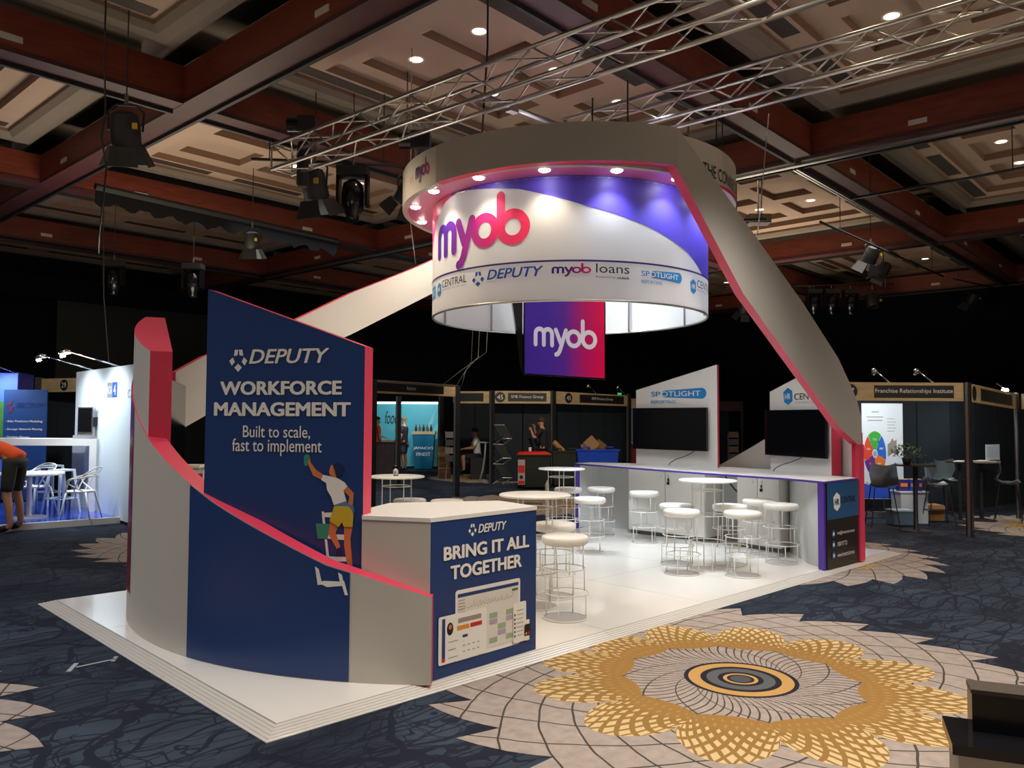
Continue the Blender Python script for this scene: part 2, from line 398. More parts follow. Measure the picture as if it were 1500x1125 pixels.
# rounded lower-case wordmark drawn as thick strokes, in a box 4.05 wide, baseline 0, x-height 1, stroke .3
def arcp(cx, cy, r, a0, a1, n=16, ry=None): return [(cx + r * math.cos(rad(a0 + (a1 - a0) * i / n)), cy + (ry or r) * math.sin(rad(a0 + (a1 - a0) * i / n))) for i in range(n + 1)]
WM = [[(.15, 0)] + [(.15, .62)] + arcp(.42, .60, .27, 180, 0, 10) + [(.69, 0)], [(.69, .60)] + arcp(.96, .60, .27, 180, 0, 10) + [(1.23, 0)],
      [(1.48, .86), (1.80, .14)], [(2.14, .86), (1.74, -.28), (1.62, -.46), (1.50, -.50)],
      arcp(2.66, .43, .40, 0, 360, 28), [(3.25, 1.42), (3.25, .43)], arcp(3.66, .43, .41, 0, 360, 28)]
def wordmark(box, mp, m, parent, cols=None, name='wordmark', st=.25, k=2):
    u0, v0, u1, v1 = box; sx = (u1 - u0) / 4.20; sy = (v1 - v0) / 2.12
    q = M(); q.col = [] if cols else None; h = st / 2
    def P(x, y):
        if cols:
            t = max(0, min(1, x / 4.1)) * (len(cols) - 1); i = min(int(t), len(cols) - 2); f = t - i
            q.col.append(tuple(cols[i][j] * (1 - f) + cols[i + 1][j] * f for j in range(3)) + (1,))
        return mp(u0 + (x - .02) * sx, v0 + (y + .62) * sy, k)
    for st_ in WM:
        pts = [st_[0]]
        for a, b in zip(st_, st_[1:]):
            n = max(1, int(math.hypot(b[0] - a[0], b[1] - a[1]) / .15))
            pts += [(a[0] + (b[0] - a[0]) * i / n, a[1] + (b[1] - a[1]) * i / n) for i in range(1, n + 1)]
        for a, b in zip(pts, pts[1:]):
            dx, dy = b[0] - a[0], b[1] - a[1]; L = math.hypot(dx, dy) or 1; nx, ny = -dy / L * h, dx / L * h
            q.add([P(a[0] + nx, a[1] + ny), P(a[0] - nx, a[1] - ny), P(b[0] - nx, b[1] - ny), P(b[0] + nx, b[1] + ny)], [(0, 1, 2, 3)])
        for a in pts:
            q.add([P(a[0] + h * math.cos(2 * PI * i / 12), a[1] + h * math.sin(2 * PI * i / 12)) for i in range(12)], [tuple(range(12))])
    return q.build(name, m, parent, fix=False)
def star_polys(u0, v0, u1, v1):           # ring of five tilted blocks
    w, h = u1 - u0, v1 - v0; cx, cy = (u0 + u1) / 2, (v0 + v1) / 2
    raw = [[(-.40, .95), (-.02, .95), (-.10, .45), (-.50, .40)], [(.05, .95), (.42, .95), (.55, .40), (.13, .45)],
           [(.62, .28), (1, -.02), (.72, -.45), (.38, -.12)], [(-.62, .28), (-1, -.02), (-.72, -.45), (-.38, -.12)],
           [(0, -.28), (.42, -.62), (0, -1), (-.42, -.62)]]
    return [[(cx + x * w / 2, cy + y * h / 2) for x, y in p] for p in raw]
def hexa(cx, cy, rx, ry): return [(cx + rx * x, cy + ry * y) for x, y in ((0, 1), (.95, .62), (1, -.55), (.1, -1), (-.8, -.68), (-1, .5))]

# ------------------------------------------------------------------ the hall
RA = rad(3.5); ca_, sa_ = math.cos(RA), math.sin(RA)
def H(u, v, z=0): return (u * ca_ - v * sa_, u * sa_ + v * ca_, z)       # hall grid -> world
hallrot = RA
UB = [-4.8, 2.45, 9.72, 17.05, 24.4]; VB = [-9.2, -4.0, 1.0, 6.15, 11.4, 16.45]; UW, VW = 25.8, 21.6
q = M(); q.add([H(-14, -14), H(34, -14), H(34, 30), H(-14, 30)], [(0, 1, 2, 3)])
floor = struct(q.build('floor', carpet))
# petal medallions woven into the carpet
def medallion(x, y, rot=0, s=1):
    n = 24; pts = []
    for i in range(n):
        a = 2 * PI * i / n + rot
        for t, r in ((0, 2.12), (.25, 2.06), (.55, 1.98), (.8, 1.90), (.97, 1.84)):
            pts.append((r * s * math.cos(a + t * 2 * PI / n), r * s * math.sin(a + t * 2 * PI / n), 0))
    q = M(); q.add([(0, 0, 0)] + pts, [(0, i + 1, (i + 1) % len(pts) + 1) for i in range(len(pts))])
    o = q.build('carpet_medallion', medal, floor, fix=False); o.location = (x, y, .003); return o
for x, y, r_ in ((2.83, -1.2, 0), (-2.75, 1.75, .3), (7.75, 1.25, .1), (3.15, 6.9, .2), (13.9, -1.35, 0), (9.75, 7.6, .4), (14.3, 13.4, .1), (-.5, -4.6, 0), (9.6, -4.4, .2)):
    medallion(x, y, r_)

def wall_sheet(name, p0, p1, z0, z1, m, amp=.05, pitch=.28):
    p0, p1 = Vector(p0), Vector(p1); L = (p1 - p0).length; n = int(L / (pitch / 4)); e = (p1 - p0) / L; nn = Vector((e.y, -e.x))
    q = M(); vs = []
    for i in range(n + 1):
        p = p0 + e * (L * i / n) + nn * (amp * math.sin(2 * PI * i / 4 + .8 * math.sin(i * .37)))
        vs += [(p.x, p.y, z0), (p.x, p.y, z1)]
    q.add(vs, [(2 * i, 2 * i + 2, 2 * i + 3, 2 * i + 1) for i in range(n)])
    return q.build(name, m, smooth=True)
struct(wall_sheet('wall_right', H(UW, -14)[:2], H(UW, VW)[:2], 0, 6.9, drape))
struct(wall_sheet('wall_left', H(-14, VW)[:2], H(UW, VW)[:2], 0, 6.9, drape))
q = M(); q.box(5.9, 10.6, VW - .28, VW - .22, 0, 5.15, fr=H); struct(q.build('trim_1', mat('grey_screen_wall', rgb(52, 54, 52), .9)))
q = M(); q.box(-9, 11.5, VW - .5, VW - .3, 5.1, 5.75, fr=H); struct(q.build('trim_2', drape))

# ceiling: one coffered bay is built, then copied over the grid
ceil_root = struct(empty('ceiling'))
def coffer(u0, u1, v0, v1):
    b = .2; U0_, U1_, V0_, V1_ = u0 + b, u1 - b, v0 + b, v1 - b; cu, cv = (u0 + u1) / 2, (v0 + v1) / 2
    q = M(); q.cur = 2
    levels = [(0, 6.60, 2), (.26, 6.60, 2), (.26, 6.27, 2), (.42, 6.22, 2), (.60, 6.22, 2), (.68, 6.28, 2), (.68, 6.33, 1), (1.02, 6.33, 0), (1.02, 6.44, 1)]
    prev = None
    for d, z, mi in levels:
        ring = [(U0_ + d, V0_ + d, z), (U1_ - d, V0_ + d, z), (U1_ - d, V1_ - d, z), (U0_ + d, V1_ - d, z)]
        if prev:
            o = len(q.v); q.cur = mi
            q.add([H(*p) for p in prev] + [H(*p) for p in ring], [(i, (i + 1) % 4, 4 + (i + 1) % 4, 4 + i) for i in range(4)])
        prev = ring
    # the inner field with six recesses
    iu0, iu1, iv0, iv1 = U0_ + 1.02, U1_ - 1.02, V0_ + 1.02, V1_ - 1.02
    nu, nv, rib = 3, 2, .34
    cw = (iu1 - iu0 - rib * (nu + 1)) / nu; cd = (iv1 - iv0 - rib * (nv + 1)) / nv
    us = [iu0]; [us.extend((iu0 + rib + i * (cw + rib), iu0 + rib + i * (cw + rib) + cw)) for i in range(nu)]; us.append(iu1)
    vs_ = [iv0]; [vs_.extend((iv0 + rib + i * (cd + rib), iv0 + rib + i * (cd + rib) + cd)) for i in range(nv)]; vs_.append(iv1)
    cells = []
    for i in range(len(us) - 1):
        for j in range(len(vs_) - 1):
            if i % 2 and j % 2: cells.append((us[i], us[i + 1], vs_[j], vs_[j + 1])); continue
            q.cur = 0; q.add([H(us[i], vs_[j], 6.44), H(us[i + 1], vs_[j], 6.44), H(us[i + 1], vs_[j + 1], 6.44), H(us[i], vs_[j + 1], 6.44)], [(0, 3, 2, 1)])
    root = q.build('coffer_bay', [ceil_a, ceil_b, ceil_c], ceil_root, fix=False)
    for a, b_, c, d in cells:
        k = M(); h = .12; k.cur = 1
        lo = [H(a, c, 6.44), H(b_, c, 6.44), H(b_, d, 6.44), H(a, d, 6.44)]
        hi = [H(a, c, 6.44 + h), H(b_, c, 6.44 + h), H(b_, d, 6.44 + h), H(a, d, 6.44 + h)]
        k.add(lo + hi, [(i, (i + 1) % 4, 4 + (i + 1) % 4, 4 + i) for i in range(4)]); k.cur = 0; k.add(hi, [(0, 3, 2, 1)])
        k.build('recessed_panel', [ceil_a, ceil_b], root, fix=False)
    for s, v in ((0, V0_ + .85), (1, V1_ - .85)):
        for j in range(3):
            k = M(); uc = cu + (j - 1) * 1.95; k.box(uc - .72, uc + .72, v - .11, v + .11, 6.325, 6.345, fr=H); k.build('air_vent', vent_m, root)
    return cells
q = M(); q.add([H(-14, -14, 6.9), H(34, -14, 6.9), H(34, 30, 6.9), H(-14, 30, 6.9)], [(0, 1, 2, 3)]); q.build('roof_slab', ceil_c, ceil_root)
vb_all = VB + [VW]; DL = []
for i in range(4):
    for j in range(6):
        if i == 0 and j == 0: continue
        u1 = UB[i + 1] if i < 3 else UW - .05
        cs = coffer(UB[i], UB[i + 1] if i < 3 else UW, vb_all[j], vb_all[j + 1] if j < 5 else VW)
        DL.append(cs)
# beams, both ways, with tracks
nt_ = 3
def beam(p0, p1, along):
    global nt_
    q = M()
    if along == 'v': q.cur = 0; q.box(p0[0] - .19, p0[0] + .19, p0[1], p1[1], 5.78, 6.22, fr=H)
    else: q.box(p0[0], p1[0], p0[1] - .19, p0[1] + .19, 5.78, 6.22, fr=H)
    o = struct(q.build('trim_%d' % nt_, redwood)); nt_ += 1
    k = M()
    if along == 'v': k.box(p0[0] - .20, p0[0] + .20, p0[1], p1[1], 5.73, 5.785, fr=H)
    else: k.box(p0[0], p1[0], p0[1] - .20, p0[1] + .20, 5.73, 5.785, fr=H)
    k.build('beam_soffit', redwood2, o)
    k = M()
    for s in ((.12,) if along == 'u' else (.15,)):
        if along == 'v': k.box(p0[0] + s - .02, p0[0] + s + .03, p0[1], p1[1], 5.68, 5.735, fr=H)
        else: k.box(p0[0], p1[0], p0[1] + s - .02, p0[1] + s + .03, 5.68, 5.735, fr=H)
    k.build('lighting_track', blackm, o)
    k = M()
    L = (p1[0] - p0[0]) + (p1[1] - p0[1]); n = int(L / 3.6)
    for i in range(n + 1):
        for s in (-1, 1):
            t = 1.2 + i * 3.6
            if along == 'v': k.box(p0[0] + s * .19, p0[0] + s * .205, p0[1] + t, p0[1] + t + .24, 5.86, 5.93, fr=H)
            else: k.box(p0[0] + t, p0[0] + t + .24, p0[1] + s * .19, p0[1] + s * .205, 5.86, 5.93, fr=H)
    tag(k.build('socket_plate', offw, o), kind='stuff')
    return o
for u in UB[1:]: beam((u, -9.2), (u, VW), 'v')
for v in VB[1:]:
    for i in range(4):
        beam((UB[i] + .19, v), ((UB[i + 1] if i < 3 else UW) - .19, v), 'u')
# bright aluminium curtain rails under two beams on the right
q = M()
for d in (0, .05): q.box(9.62 + d, 9.645 + d, -9, 16.4, 5.66, 5.70, fr=H)
tag(q.build('curtain_rail', alu), 'double aluminium curtain rail under the cross beam right of the stand', 'rail')
q = M()
for d in (0, .05): q.box(9.75, 24.2, 1.12 + d, 1.145 + d, 5.64, 5.68, fr=H)
tag(q.build('curtain_rail', alu), 'double aluminium curtain rail running toward the far right wall', 'rail')

# downlights in the recesses
def make_downlight():
    r = empty('downlight', (0, 0, 0)); tag(r, 'small round recessed downlight glowing in the coffered ceiling', 'downlight', 'recessed downlights in the coffered ceiling')
    q = M(); q.lathe([(.085, -.002), (.11, -.010), (.115, 0)], 20, cap=False); q.build('bezel', mat('lamp_bezel', (.8, .72, .6, 1), .4), r, smooth=True)
    q = M(); q.lathe([(.001, -.004), (.087, -.003), (.087, 0), (.001, 0)], 20); q.build('lamp', lamp_w, r); return r
dl0 = None; ndl = 0
for ci, cs in enumerate(DL):
    for k, (a, b, c, d) in enumerate(cs):
        if (ci * 5 + k * 3) % 7 in (1, 4): continue
        p = H((a + b) / 2, (c + d) / 2, 6.557)
        v = Vector(p) - CAM
        if v.dot(W0) < 1.5: continue
        if dl0 is None: dl0 = make_downlight(); o = dl0
        else: o = copy_tree(dl0)
        o.location = p; ndl += 1
        if v.length < 24: spot_light('downlight_beam', (p[0], p[1], 6.55), (p[0], p[1], 0), 42, WARM, 120, .9, .06)

# ------------------------------------------------------------------ stand platform
plat = empty('stand_platform', (0, 0, 0)); tag(plat, 'low white exhibition platform with ridged metal edging on the patterned carpet', 'platform')
q = M(); q.box(.12, 8.88, .12, 4.33, .0, .034); q.build('underlay', mat('seam_dark', (.2, .19, .17, 1), .8), plat)
xs = [.125 + i * (8.755 / 6) for i in range(7)]; ys = [.125 + i * (4.205 / 3) for i in range(4)]
gloss = mat('floor_panel_white', (.80, .775, .73, 1), .16, noise=.03, nscale=1.5, coat=.3)
for i in range(6):
    for j in range(3):
        q = M(); g = .0025; q.box(xs[i] + g, xs[i + 1] - g, ys[j] + g, ys[j + 1] - g, .03, .040); q.build('floor_panel', gloss, plat)
edge = mat('edging_aluminium', (.78, .76, .72, 1), .30, .35)
def ramp(a, b, nrm):        # ridged ramp strip, a->b is the outer line, nrm points inward
    a, b, nrm = Vector(a), Vector(b), Vector(nrm); q = M(); prof = []
    for i in range(5):
        d0 = .125 * i / 5; z0 = .004 + .036 * i / 5; d1 = .125 * (i + 1) / 5; z1 = .004 + .036 * (i + 1) / 5
        prof += [(d0, z0), (d1 - .010, z1 - .001), (d1 - .0085, z1 - .010), (d1 - .001, z1 - .010)]
    prof += [(.125, .04), (.125, 0), (0, 0)]; n = len(prof); vs = []
    e = (b - a).normalized()
    for p, sg in ((a, 1), (b, -1)):
        for d, z in prof:
            mit = 0
            for (cx, cy) in ((0, 0), (9, 0), (9, 4.45), (0, 4.45)):
                if abs(p.x - cx) < .001 and abs(p.y - cy) < .001: mit = d
            v = p + nrm * d + e * (sg * mit); vs.append((v.x, v.y, z))
    q.add(vs, [(i, (i + 1) % n, n + (i + 1) % n, n + i) for i in range(n)] + [tuple(range(n)), tuple(range(2 * n - 1, n - 1, -1))])
    return q.build('edge_strip', edge, plat)
for a, b, nr in (((0, 0), (9, 0), (0, 1)), ((9, 0), (9, 4.45), (-1, 0)), ((9, 4.45), (0, 4.45), (0, -1)), ((0, 4.45), (0, 0), (1, 0))):
    A_, B_ = Vector(a), Vector(b); L = (B_ - A_).length; n = round(L / 1.5)
    for i in range(n):
        s0 = .0015 if i else 0; s1 = .0015 if i < n - 1 else 0; e = (B_ - A_).normalized()
        ramp(A_ + e * (L * i / n + s0), A_ + e * (L * (i + 1) / n - s1), nr)

# ------------------------------------------------------------------ left end: spiral wall and the ribbon that climbs to the ring
LC = (3.35, 2.27)
ZT = [(-134.5, .60), (-143, .73), (-147.5, .79), (-154, .93), (-165, 1.16), (-176, 1.42), (-183, 1.59), (-190, 1.78), (-195, 1.93), (-205, 2.12), (-214, 2.22)]
def ztop(deg):
    for (a, za), (b, zb) in zip(ZT, ZT[1:]):
        if b <= deg <= a: return za + (zb - za) * (a - deg) / (a - b)
    return ZT[-1][1]
rib = empty('spiral_ribbon', (0, 0, 0)); tag(rib, 'curved cream wall at the left end whose coral top edge sweeps up toward the ring', 'curved wall')
A0, A1 = -134.5, -214
q = M(); q.arc(LC, 2.99, 3.13, A0, A1, .04, lambda t: ztop(A0 + (A1 - A0) * t), 64)
q.build('curved_panel', [offw, pink, offw], rib, smooth=True, auto=35)
def wallskin(name, a0, a1, z0, dz, m, n=24, lift=.004):
    q = M(); vs = []
    for i in range(n + 1):
        a = a0 + (a1 - a0) * i / n; x = LC[0] + (3.13 + lift) * math.cos(rad(a)); y = LC[1] + (3.13 + lift) * math.sin(rad(a)); vs += [(x, y, z0), (x, y, ztop(a) - dz)]
    q.add(vs, [(2 * i, 2 * i + 2, 2 * i + 3, 2 * i + 1) for i in range(n)]); return q.build(name, m, rib, smooth=True)
wallskin('blue_graphic', -144.4, -169.7, .045, .006, dblue)
wallskin('maroon_graphic', -191.5, -213, .3, .006, mat('maroon_graphic', rgb(120, 30, 52), .25))
wm_ = lambda a, z, k=1: Vector((LC[0] + (3.13 + .005 + .002 * k) * math.cos(rad(a)), LC[1] + (3.13 + .005 + .002 * k) * math.sin(rad(a)), z))
decals('ladder_print', [[(-148.9, .775), (-148.4, .76), (-147.9, .66), (-148.5, .655)], [(-148.6, .675), (-147.6, .685), (-145.2, .685), (-145.1, .66), (-147.3, .645)], [(-145.6, .70), (-145.1, .69), (-144.6, .60), (-145.0, .60)], [(-145.9, .745), (-145.4, .73), (-145.1, .665), (-145.6, .67)]], wm_, cream, rib)
q = M()  # climbing band
bx = [1.05, 1.33, 2.42, 3.08, 3.92, 4.25, 4.8]; bt = [2.20, 2.37, 2.87, 3.22, 3.60, 3.76, 4.02]; bb = [1.59, 1.75, 2.42, 2.73, 3.16, 3.33, 3.58]
for i in range(len(bx) - 1):
    x0, x1 = bx[i], bx[i + 1]
    vs = [(x0, 4.0, bb[i]), (x0, 4.0, bt[i]), (x0, 4.12, bt[i]), (x0, 4.12, bb[i]), (x1, 4.0, bb[i + 1]), (x1, 4.0, bt[i + 1]), (x1, 4.12, bt[i + 1]), (x1, 4.12, bb[i + 1])]
    o = len(q.v); q.v += vs
    for f, mi in (((0, 1, 5, 4), 0), ((1, 2, 6, 5), 1), ((2, 3, 7, 6), 0), ((3, 0, 4, 7), 1)): q.f.append(tuple(o + k for k in f)); q.mi.append(mi)
    if i == 0: q.f.append((o, o + 3, o + 2, o + 1)); q.mi.append(1)
q.build('climbing_band', [white, pink], rib)

# tall blue panel
def slab(root, name, p0, p1, th, zb, zt0, zt1, ms, back=(1, 1)):
    e = Vector((p1[0] - p0[0], p1[1] - p0[1])).normalized(); n = Vector((-e.y, e.x))
    P = [p0, p1, (p1[0] + n.x * th, p1[1] + n.y * th), (p0[0] + n.x * th, p0[1] + n.y * th)]
    q = M(); q.prism(P, zb, [zt0, zt1, zt1, zt0], mside=[0, 1, 2, 1], mtop=1); return q.build(name, ms, root)
pan = empty('tall_panel', (.62, 1.03, .04)); tag(pan, 'tall dark blue panel with a slanted top and workforce management lettering', 'panel')
pan.location = (0, 0, 0)
e = Vector((.94 - .29, .51 - 1.55)).normalized(); nb = Vector((-e.y, e.x))
PL, PR = (.315, 1.585), (.955, .535)
slab(pan, 'board', PL, PR, .13, .04, 2.672, 2.236, [dblue, pink, offw])
mpn = plane_map(PL, PR, .002)
decals('star_logo', star_polys(.186, 2.073, .33, 2.234), mpn, cream, pan)
text('DEPUTY', (.345, 2.128, .965, 2.230), mpn, cream, pan, bold=.02, shear=.25)
text('WORKFORCE', (.117, 1.908, 1.064, 2.006), mpn, cream, pan, bold=.042)
text('MANAGEMENT', (.071, 1.760, 1.132, 1.858), mpn, cream, pan, bold=.042)
text('Built to scale,', (.308, 1.598, .83, 1.694), mpn, cream, pan, bold=.004)
text('fast to implement', (.224, 1.484, .919, 1.602), mpn, cream, pan, bold=.004)
skin = mat('print_orange_skin', rgb(205, 120, 72), .5); g1 = mat('print_green', rgb(52, 140, 110), .5); yel = mat('print_yellow', rgb(200, 172, 40), .5)
hair_p = mat('print_navy_hair', rgb(14, 30, 84), .5); bl_p = mat('print_slate', rgb(86, 120, 160), .5)
POLY = {'ladder_print': (cream, [[(.925, 1.111), (.942, 1.112), (.991, .77), (.971, .774)], [(.937, 1.103), (1.008, 1.108), (.998, 1.073), (.943, 1.075)], [(.965, .929), (.982, .959), (1.095, .962), (1.098, .925)], [(.983, .776), (.984, .811), (1.117, .812), (1.125, .783)]]),
 'figure_arms': (skin, [[(.814, 1.442), (.821, 1.475), (.834, 1.469), (.838, 1.443), (.881, 1.392), (.933, 1.363), (.921, 1.328), (.857, 1.355)], [(1.117, 1.287), (1.163, 1.242), (1.157, 1.165), (1.127, 1.145), (1.122, 1.173), (1.131, 1.219), (1.088, 1.256)], [(.975, 1.385), (.988, 1.422), (1.002, 1.433), (1.011, 1.409), (1.021, 1.395), (1.026, 1.368), (1.034, 1.343), (1.004, 1.346), (.981, 1.367)], [(.988, 1.047), (1.054, 1.017), (1.032, .973), (1.069, .878), (1.042, .864), (.978, .962)], [(1.094, 1.016), (1.157, 1.017), (1.142, .936), (1.163, .724), (1.128, .726), (1.096, .889)]]),
 'figure_sponge': (g1, [[(.786, 1.488), (.808, 1.5), (.831, 1.489), (.834, 1.466), (.814, 1.468), (.815, 1.424), (.799, 1.416), (.787, 1.432)], [(.883, 1.029), (.989, 1.031), (.973, .928), (.9, .926)]]),
 'figure_hair': (hair_p, [[(1.005, 1.432), (1.033, 1.444), (1.068, 1.437), (1.088, 1.415), (1.089, 1.383), (1.069, 1.359), (1.044, 1.354), (1.026, 1.372), (1.021, 1.4)], [(1.042, .864), (1.066, .877), (1.08, .842), (1.08, .82), (1.027, .815), (1.047, .841)]]),
 'figure_shirt': (cream, [[(.933, 1.361), (1.004, 1.349), (1.044, 1.34), (1.095, 1.314), (1.117, 1.287), (1.088, 1.259), (1.101, 1.218), (1.112, 1.182), (1.017, 1.159), (.996, 1.215), (.965, 1.26), (.959, 1.306), (.921, 1.326)]]),
 'figure_belt': (bl_p, [[(1.022, 1.16), (1.112, 1.189), (1.127, 1.168), (1.162, 1.16), (1.172, 1.129), (1.165, 1.11), (1.127, 1.141), (1.027, 1.153)]]),
 'figure_shorts': (yel, [[(1.022, 1.153), (1.127, 1.153), (1.152, 1.128), (1.165, 1.101), (1.159, 1.017), (1.094, 1.016), (1.081, 1.048), (1.059, 1.013), (.988, 1.049)]])}
NMS = {'figure_arms': ('figure_arm', 'figure_arm', 'figure_face', 'figure_leg', 'figure_leg'), 'figure_sponge': ('figure_sponge', 'figure_bucket'), 'figure_hair': ('figure_hair', 'figure_shoe'), 'ladder_print': ('ladder_rail', 'ladder_rung', 'ladder_rung', 'ladder_rung')}
for i, (n_, (m_, ps)) in enumerate(POLY.items()):
    for j_, p_ in enumerate(ps): decals(NMS.get(n_, (n_,) * 9)[j_], [p_], mpn, m_, pan, k=1 + i * .6)

# slanted column with a curved outer face, mirrored panel at the far side of the left end
col = empty('slanted_column', (0, 0, 0)); tag(col, 'tall coral topped column rising behind the curved wall left of the blue panel', 'column')
q = M(); poly = []; zt = []; n = 14
for i in range(n + 1):
    a = -183.3 - 30 * i / n; poly.append((LC[0] + 3.12 * math.cos(rad(a)), LC[1] + 3.12 * math.sin(rad(a))))
    zt.append(2.27 + .45 * i / n)
p_end, p_st = poly[-1], poly[0]
poly += [(p_end[0] + .16, p_end[1] - .06), (p_st[0] + .155, p_st[1] - .05)]; zt += [2.72, 2.27]
q.prism(poly, 1.0, zt, mside=[0] * n + [1, 0, 1], mtop=1); q.build('column_shell', [offw, pink], col)
# screen on the column and low furniture behind the wall
def flat_tv(root, p0, p1, z0, z1, th=.05, name='screen_panel', sm=None):
    e = Vector((p1[0] - p0[0], p1[1] - p0[1])).normalized(); n = Vector((-e.y, e.x))
    P = lambda u, d: (p0[0] + e.x * u + n.x * d, p0[1] + e.y * u + n.y * d); L = math.hypot(p1[0] - p0[0], p1[1] - p0[1])
    q = M(); q.prism([P(0, 0), P(L, 0), P(L, th), P(0, th)], z0, z1); cs_ = q.build('casing', black, root)
    q = M(); q.prism([P(.012, -.003), P(L - .012, -.003), P(L - .012, .002), P(.012, .002)], z0 + .018, z1 - .012); q.build(name, sm or screen, cs_)
    q = M(); q.prism([P(L * .3, th), P(L * .7, th), P(L * .7, th + .05), P(L * .3, th + .05)], z0 + (z1 - z0) * .3, z0 + (z1 - z0) * .7); q.build('wall_bracket', blackm, root)
tv = empty('television', (0, 0, 0)); tag(tv, 'black television seen edge-on beside the coral column', 'television')
flat_tv(tv, (.47, 2.63), (1.12, 3.92), 1.32, 2.06, .05)

# blue counter
cou = empty('reception_counter', (0, 0, 0)); tag(cou, 'low white topped counter with dark blue front lettered bring it all together', 'counter')
CL, CR = (1.19, .10), (2.23, .145)
poly = [CL, CR, (2.30, .62), (1.55, 1.05), (.975, .555)]
q = M(); q.prism([CL, (2.23, .145), (2.29, .60), (1.54, 1.02), (1.1, .75), (.942, .525)], .04, 1.07, mside=[0, 1, 1, 1, 1, 1], mtop=1); q.build('counter_body', [dblue, offw], cou)
q = M(); q.prism([(1.187, .095), (2.233, .14), (2.31, .63), (1.55, 1.06), (1.08, .78), (.938, .518)], 1.07, 1.097); q.build('counter_top', white, cou)
mc = plane_map(CL, CR, .003)
decals('star_logo', star_polys(.339, .94, .417, 1.027), mc, cream, cou)
text('DEPUTY', (.430, .958, .712, 1.018), mc, cream, cou, bold=.02, shear=.25)
text('BRING IT ALL', (.111, .804, .957, .897), mc, cream, cou, bold=.042)
text('TOGETHER', (.173, .670, .877, .765), mc, cream, cou, bold=.042)
pg = mat('print_grey', rgb(150, 140, 130), .5); plil = mat('print_lilac', rgb(176, 160, 180), .5); pgrn = mat('print_sage', rgb(150, 175, 140), .5)
por = mat('print_orange', rgb(222, 140, 40), .5); pred = mat('print_red', rgb(196, 30, 34), .5); pbk = mat('print_black', rgb(24, 22, 24), .5); pdg = mat('print_dark_green', rgb(60, 110, 50), .5)
cream2 = mat('print_cream', (.70, .67, .62, 1), .5)
decals('tablet_print', [rrect(.223, .12, .864, .592, .02)], mc, cream, cou, 1)
decals('tablet_screen', [rect(.243, .15, .842, .543)], mc, cream2, cou, 1.5)
decals('tablet_bar', [rect(.243, .543, .842, .566)], mc, dblue, cou, 2)
decals('tablet_button', [rect(.775, .510, .838, .525)], mc, pdg, cou, 2)
cells = [[rect(.545 + i * .085, .18 + j * .043, .625 + i * .085, .215 + j * .043) for i in range(3) for j in range(5) if (i * 2 + j * 3) % 4 == k] for k in (0, 1)]
decals('rota_cells', cells[0] + [rect(.245 + .03 * i, .46 + .004 * (i % 3), .262 + .03 * i, .464 + .004 * (i % 3)) for i in range(18)], mc, pgrn, cou, 2)
decals('rota_cells', cells[1], mc, plil, cou, 2)
decals('chart_print', [rect(.34, .47 + .012 * k, .83, .4705 + .012 * k) for k in range(5)] + [rect(.36 + .03 * i, .475, .363 + .03 * i, .480 + .02 * abs(math.sin(i * 1.7))) for i in range(15)] + [rect(.25, .44 + .02 * k, .31, .444 + .02 * k) for k in range(5)], mc, pg, cou, 2.2)
decals('page_print', [rrect(.070, .125, .515, .441, .016)], mc, cream, cou, 2.5)
decals('page_bar', [rect(.10, .165, .128, .424)], mc, dblue, cou, 3); decals('page_bar', [rect(.10, .142, .128, .165)], mc, pred, cou, 3)
decals('page_button', [rect(.236, .328, .347, .356)], mc, por, cou, 3); decals('page_button', [rect(.358, .328, .469, .356)], mc, pred, cou, 3)
decals('portrait_print', [ell(.172, .350, .028, .042)], mc, pbk, cou, 3); decals('portrait_print', [ell(.172, .362, .014, .017)], mc, skin, cou, 3.4)
decals('page_pill', [rrect(.285, .272, .335, .29, .008)], mc, dblue, cou, 3)
decals('page_lines', [rect(.155, .262 - .052 * i, .155 + .09 - .02 * (i % 2), .266 - .052 * i) for i in range(3)] + [rect(.29 + .045 * i, .215 - .04 * j, .31 + .045 * i, .221 - .04 * j) for i in range(4) for j in range(2)] + [rect(.245, .375, .462, .405)], mc, pg, cou, 3)
decals('phone_print', [rrect(.784, .132, .922, .420, .016)], mc, cream, cou, 3.5)
decals('phone_lines', [rect(.82, .18 + .03 * i, .89, .184 + .03 * i) for i in range(7)], mc, pg, cou, 4); decals('phone_dots', [ell(.80, .182 + .03 * i, .007, .009, 10) for i in range(6)], mc, pbk, cou, 4)
decals('watch_strap', [rrect(.91, .13, .955, .28, .008)], mc, cream, cou, 4.5); decals('watch_print', [rrect(.900, .164, .965, .248, .014)], mc, pbk, cou, 5)
decals('watch_dots', [ell(.918, .182, .010, .010, 10)], mc, por, cou, 5.5); decals('watch_dots', [ell(.946, .182, .010, .010, 10)], mc, pred, cou, 5.5)
q = M(); q.box(1.13, 1.165, .075, .095, .04, .60); q.build('edge_trim', pink, rib)
cup = None

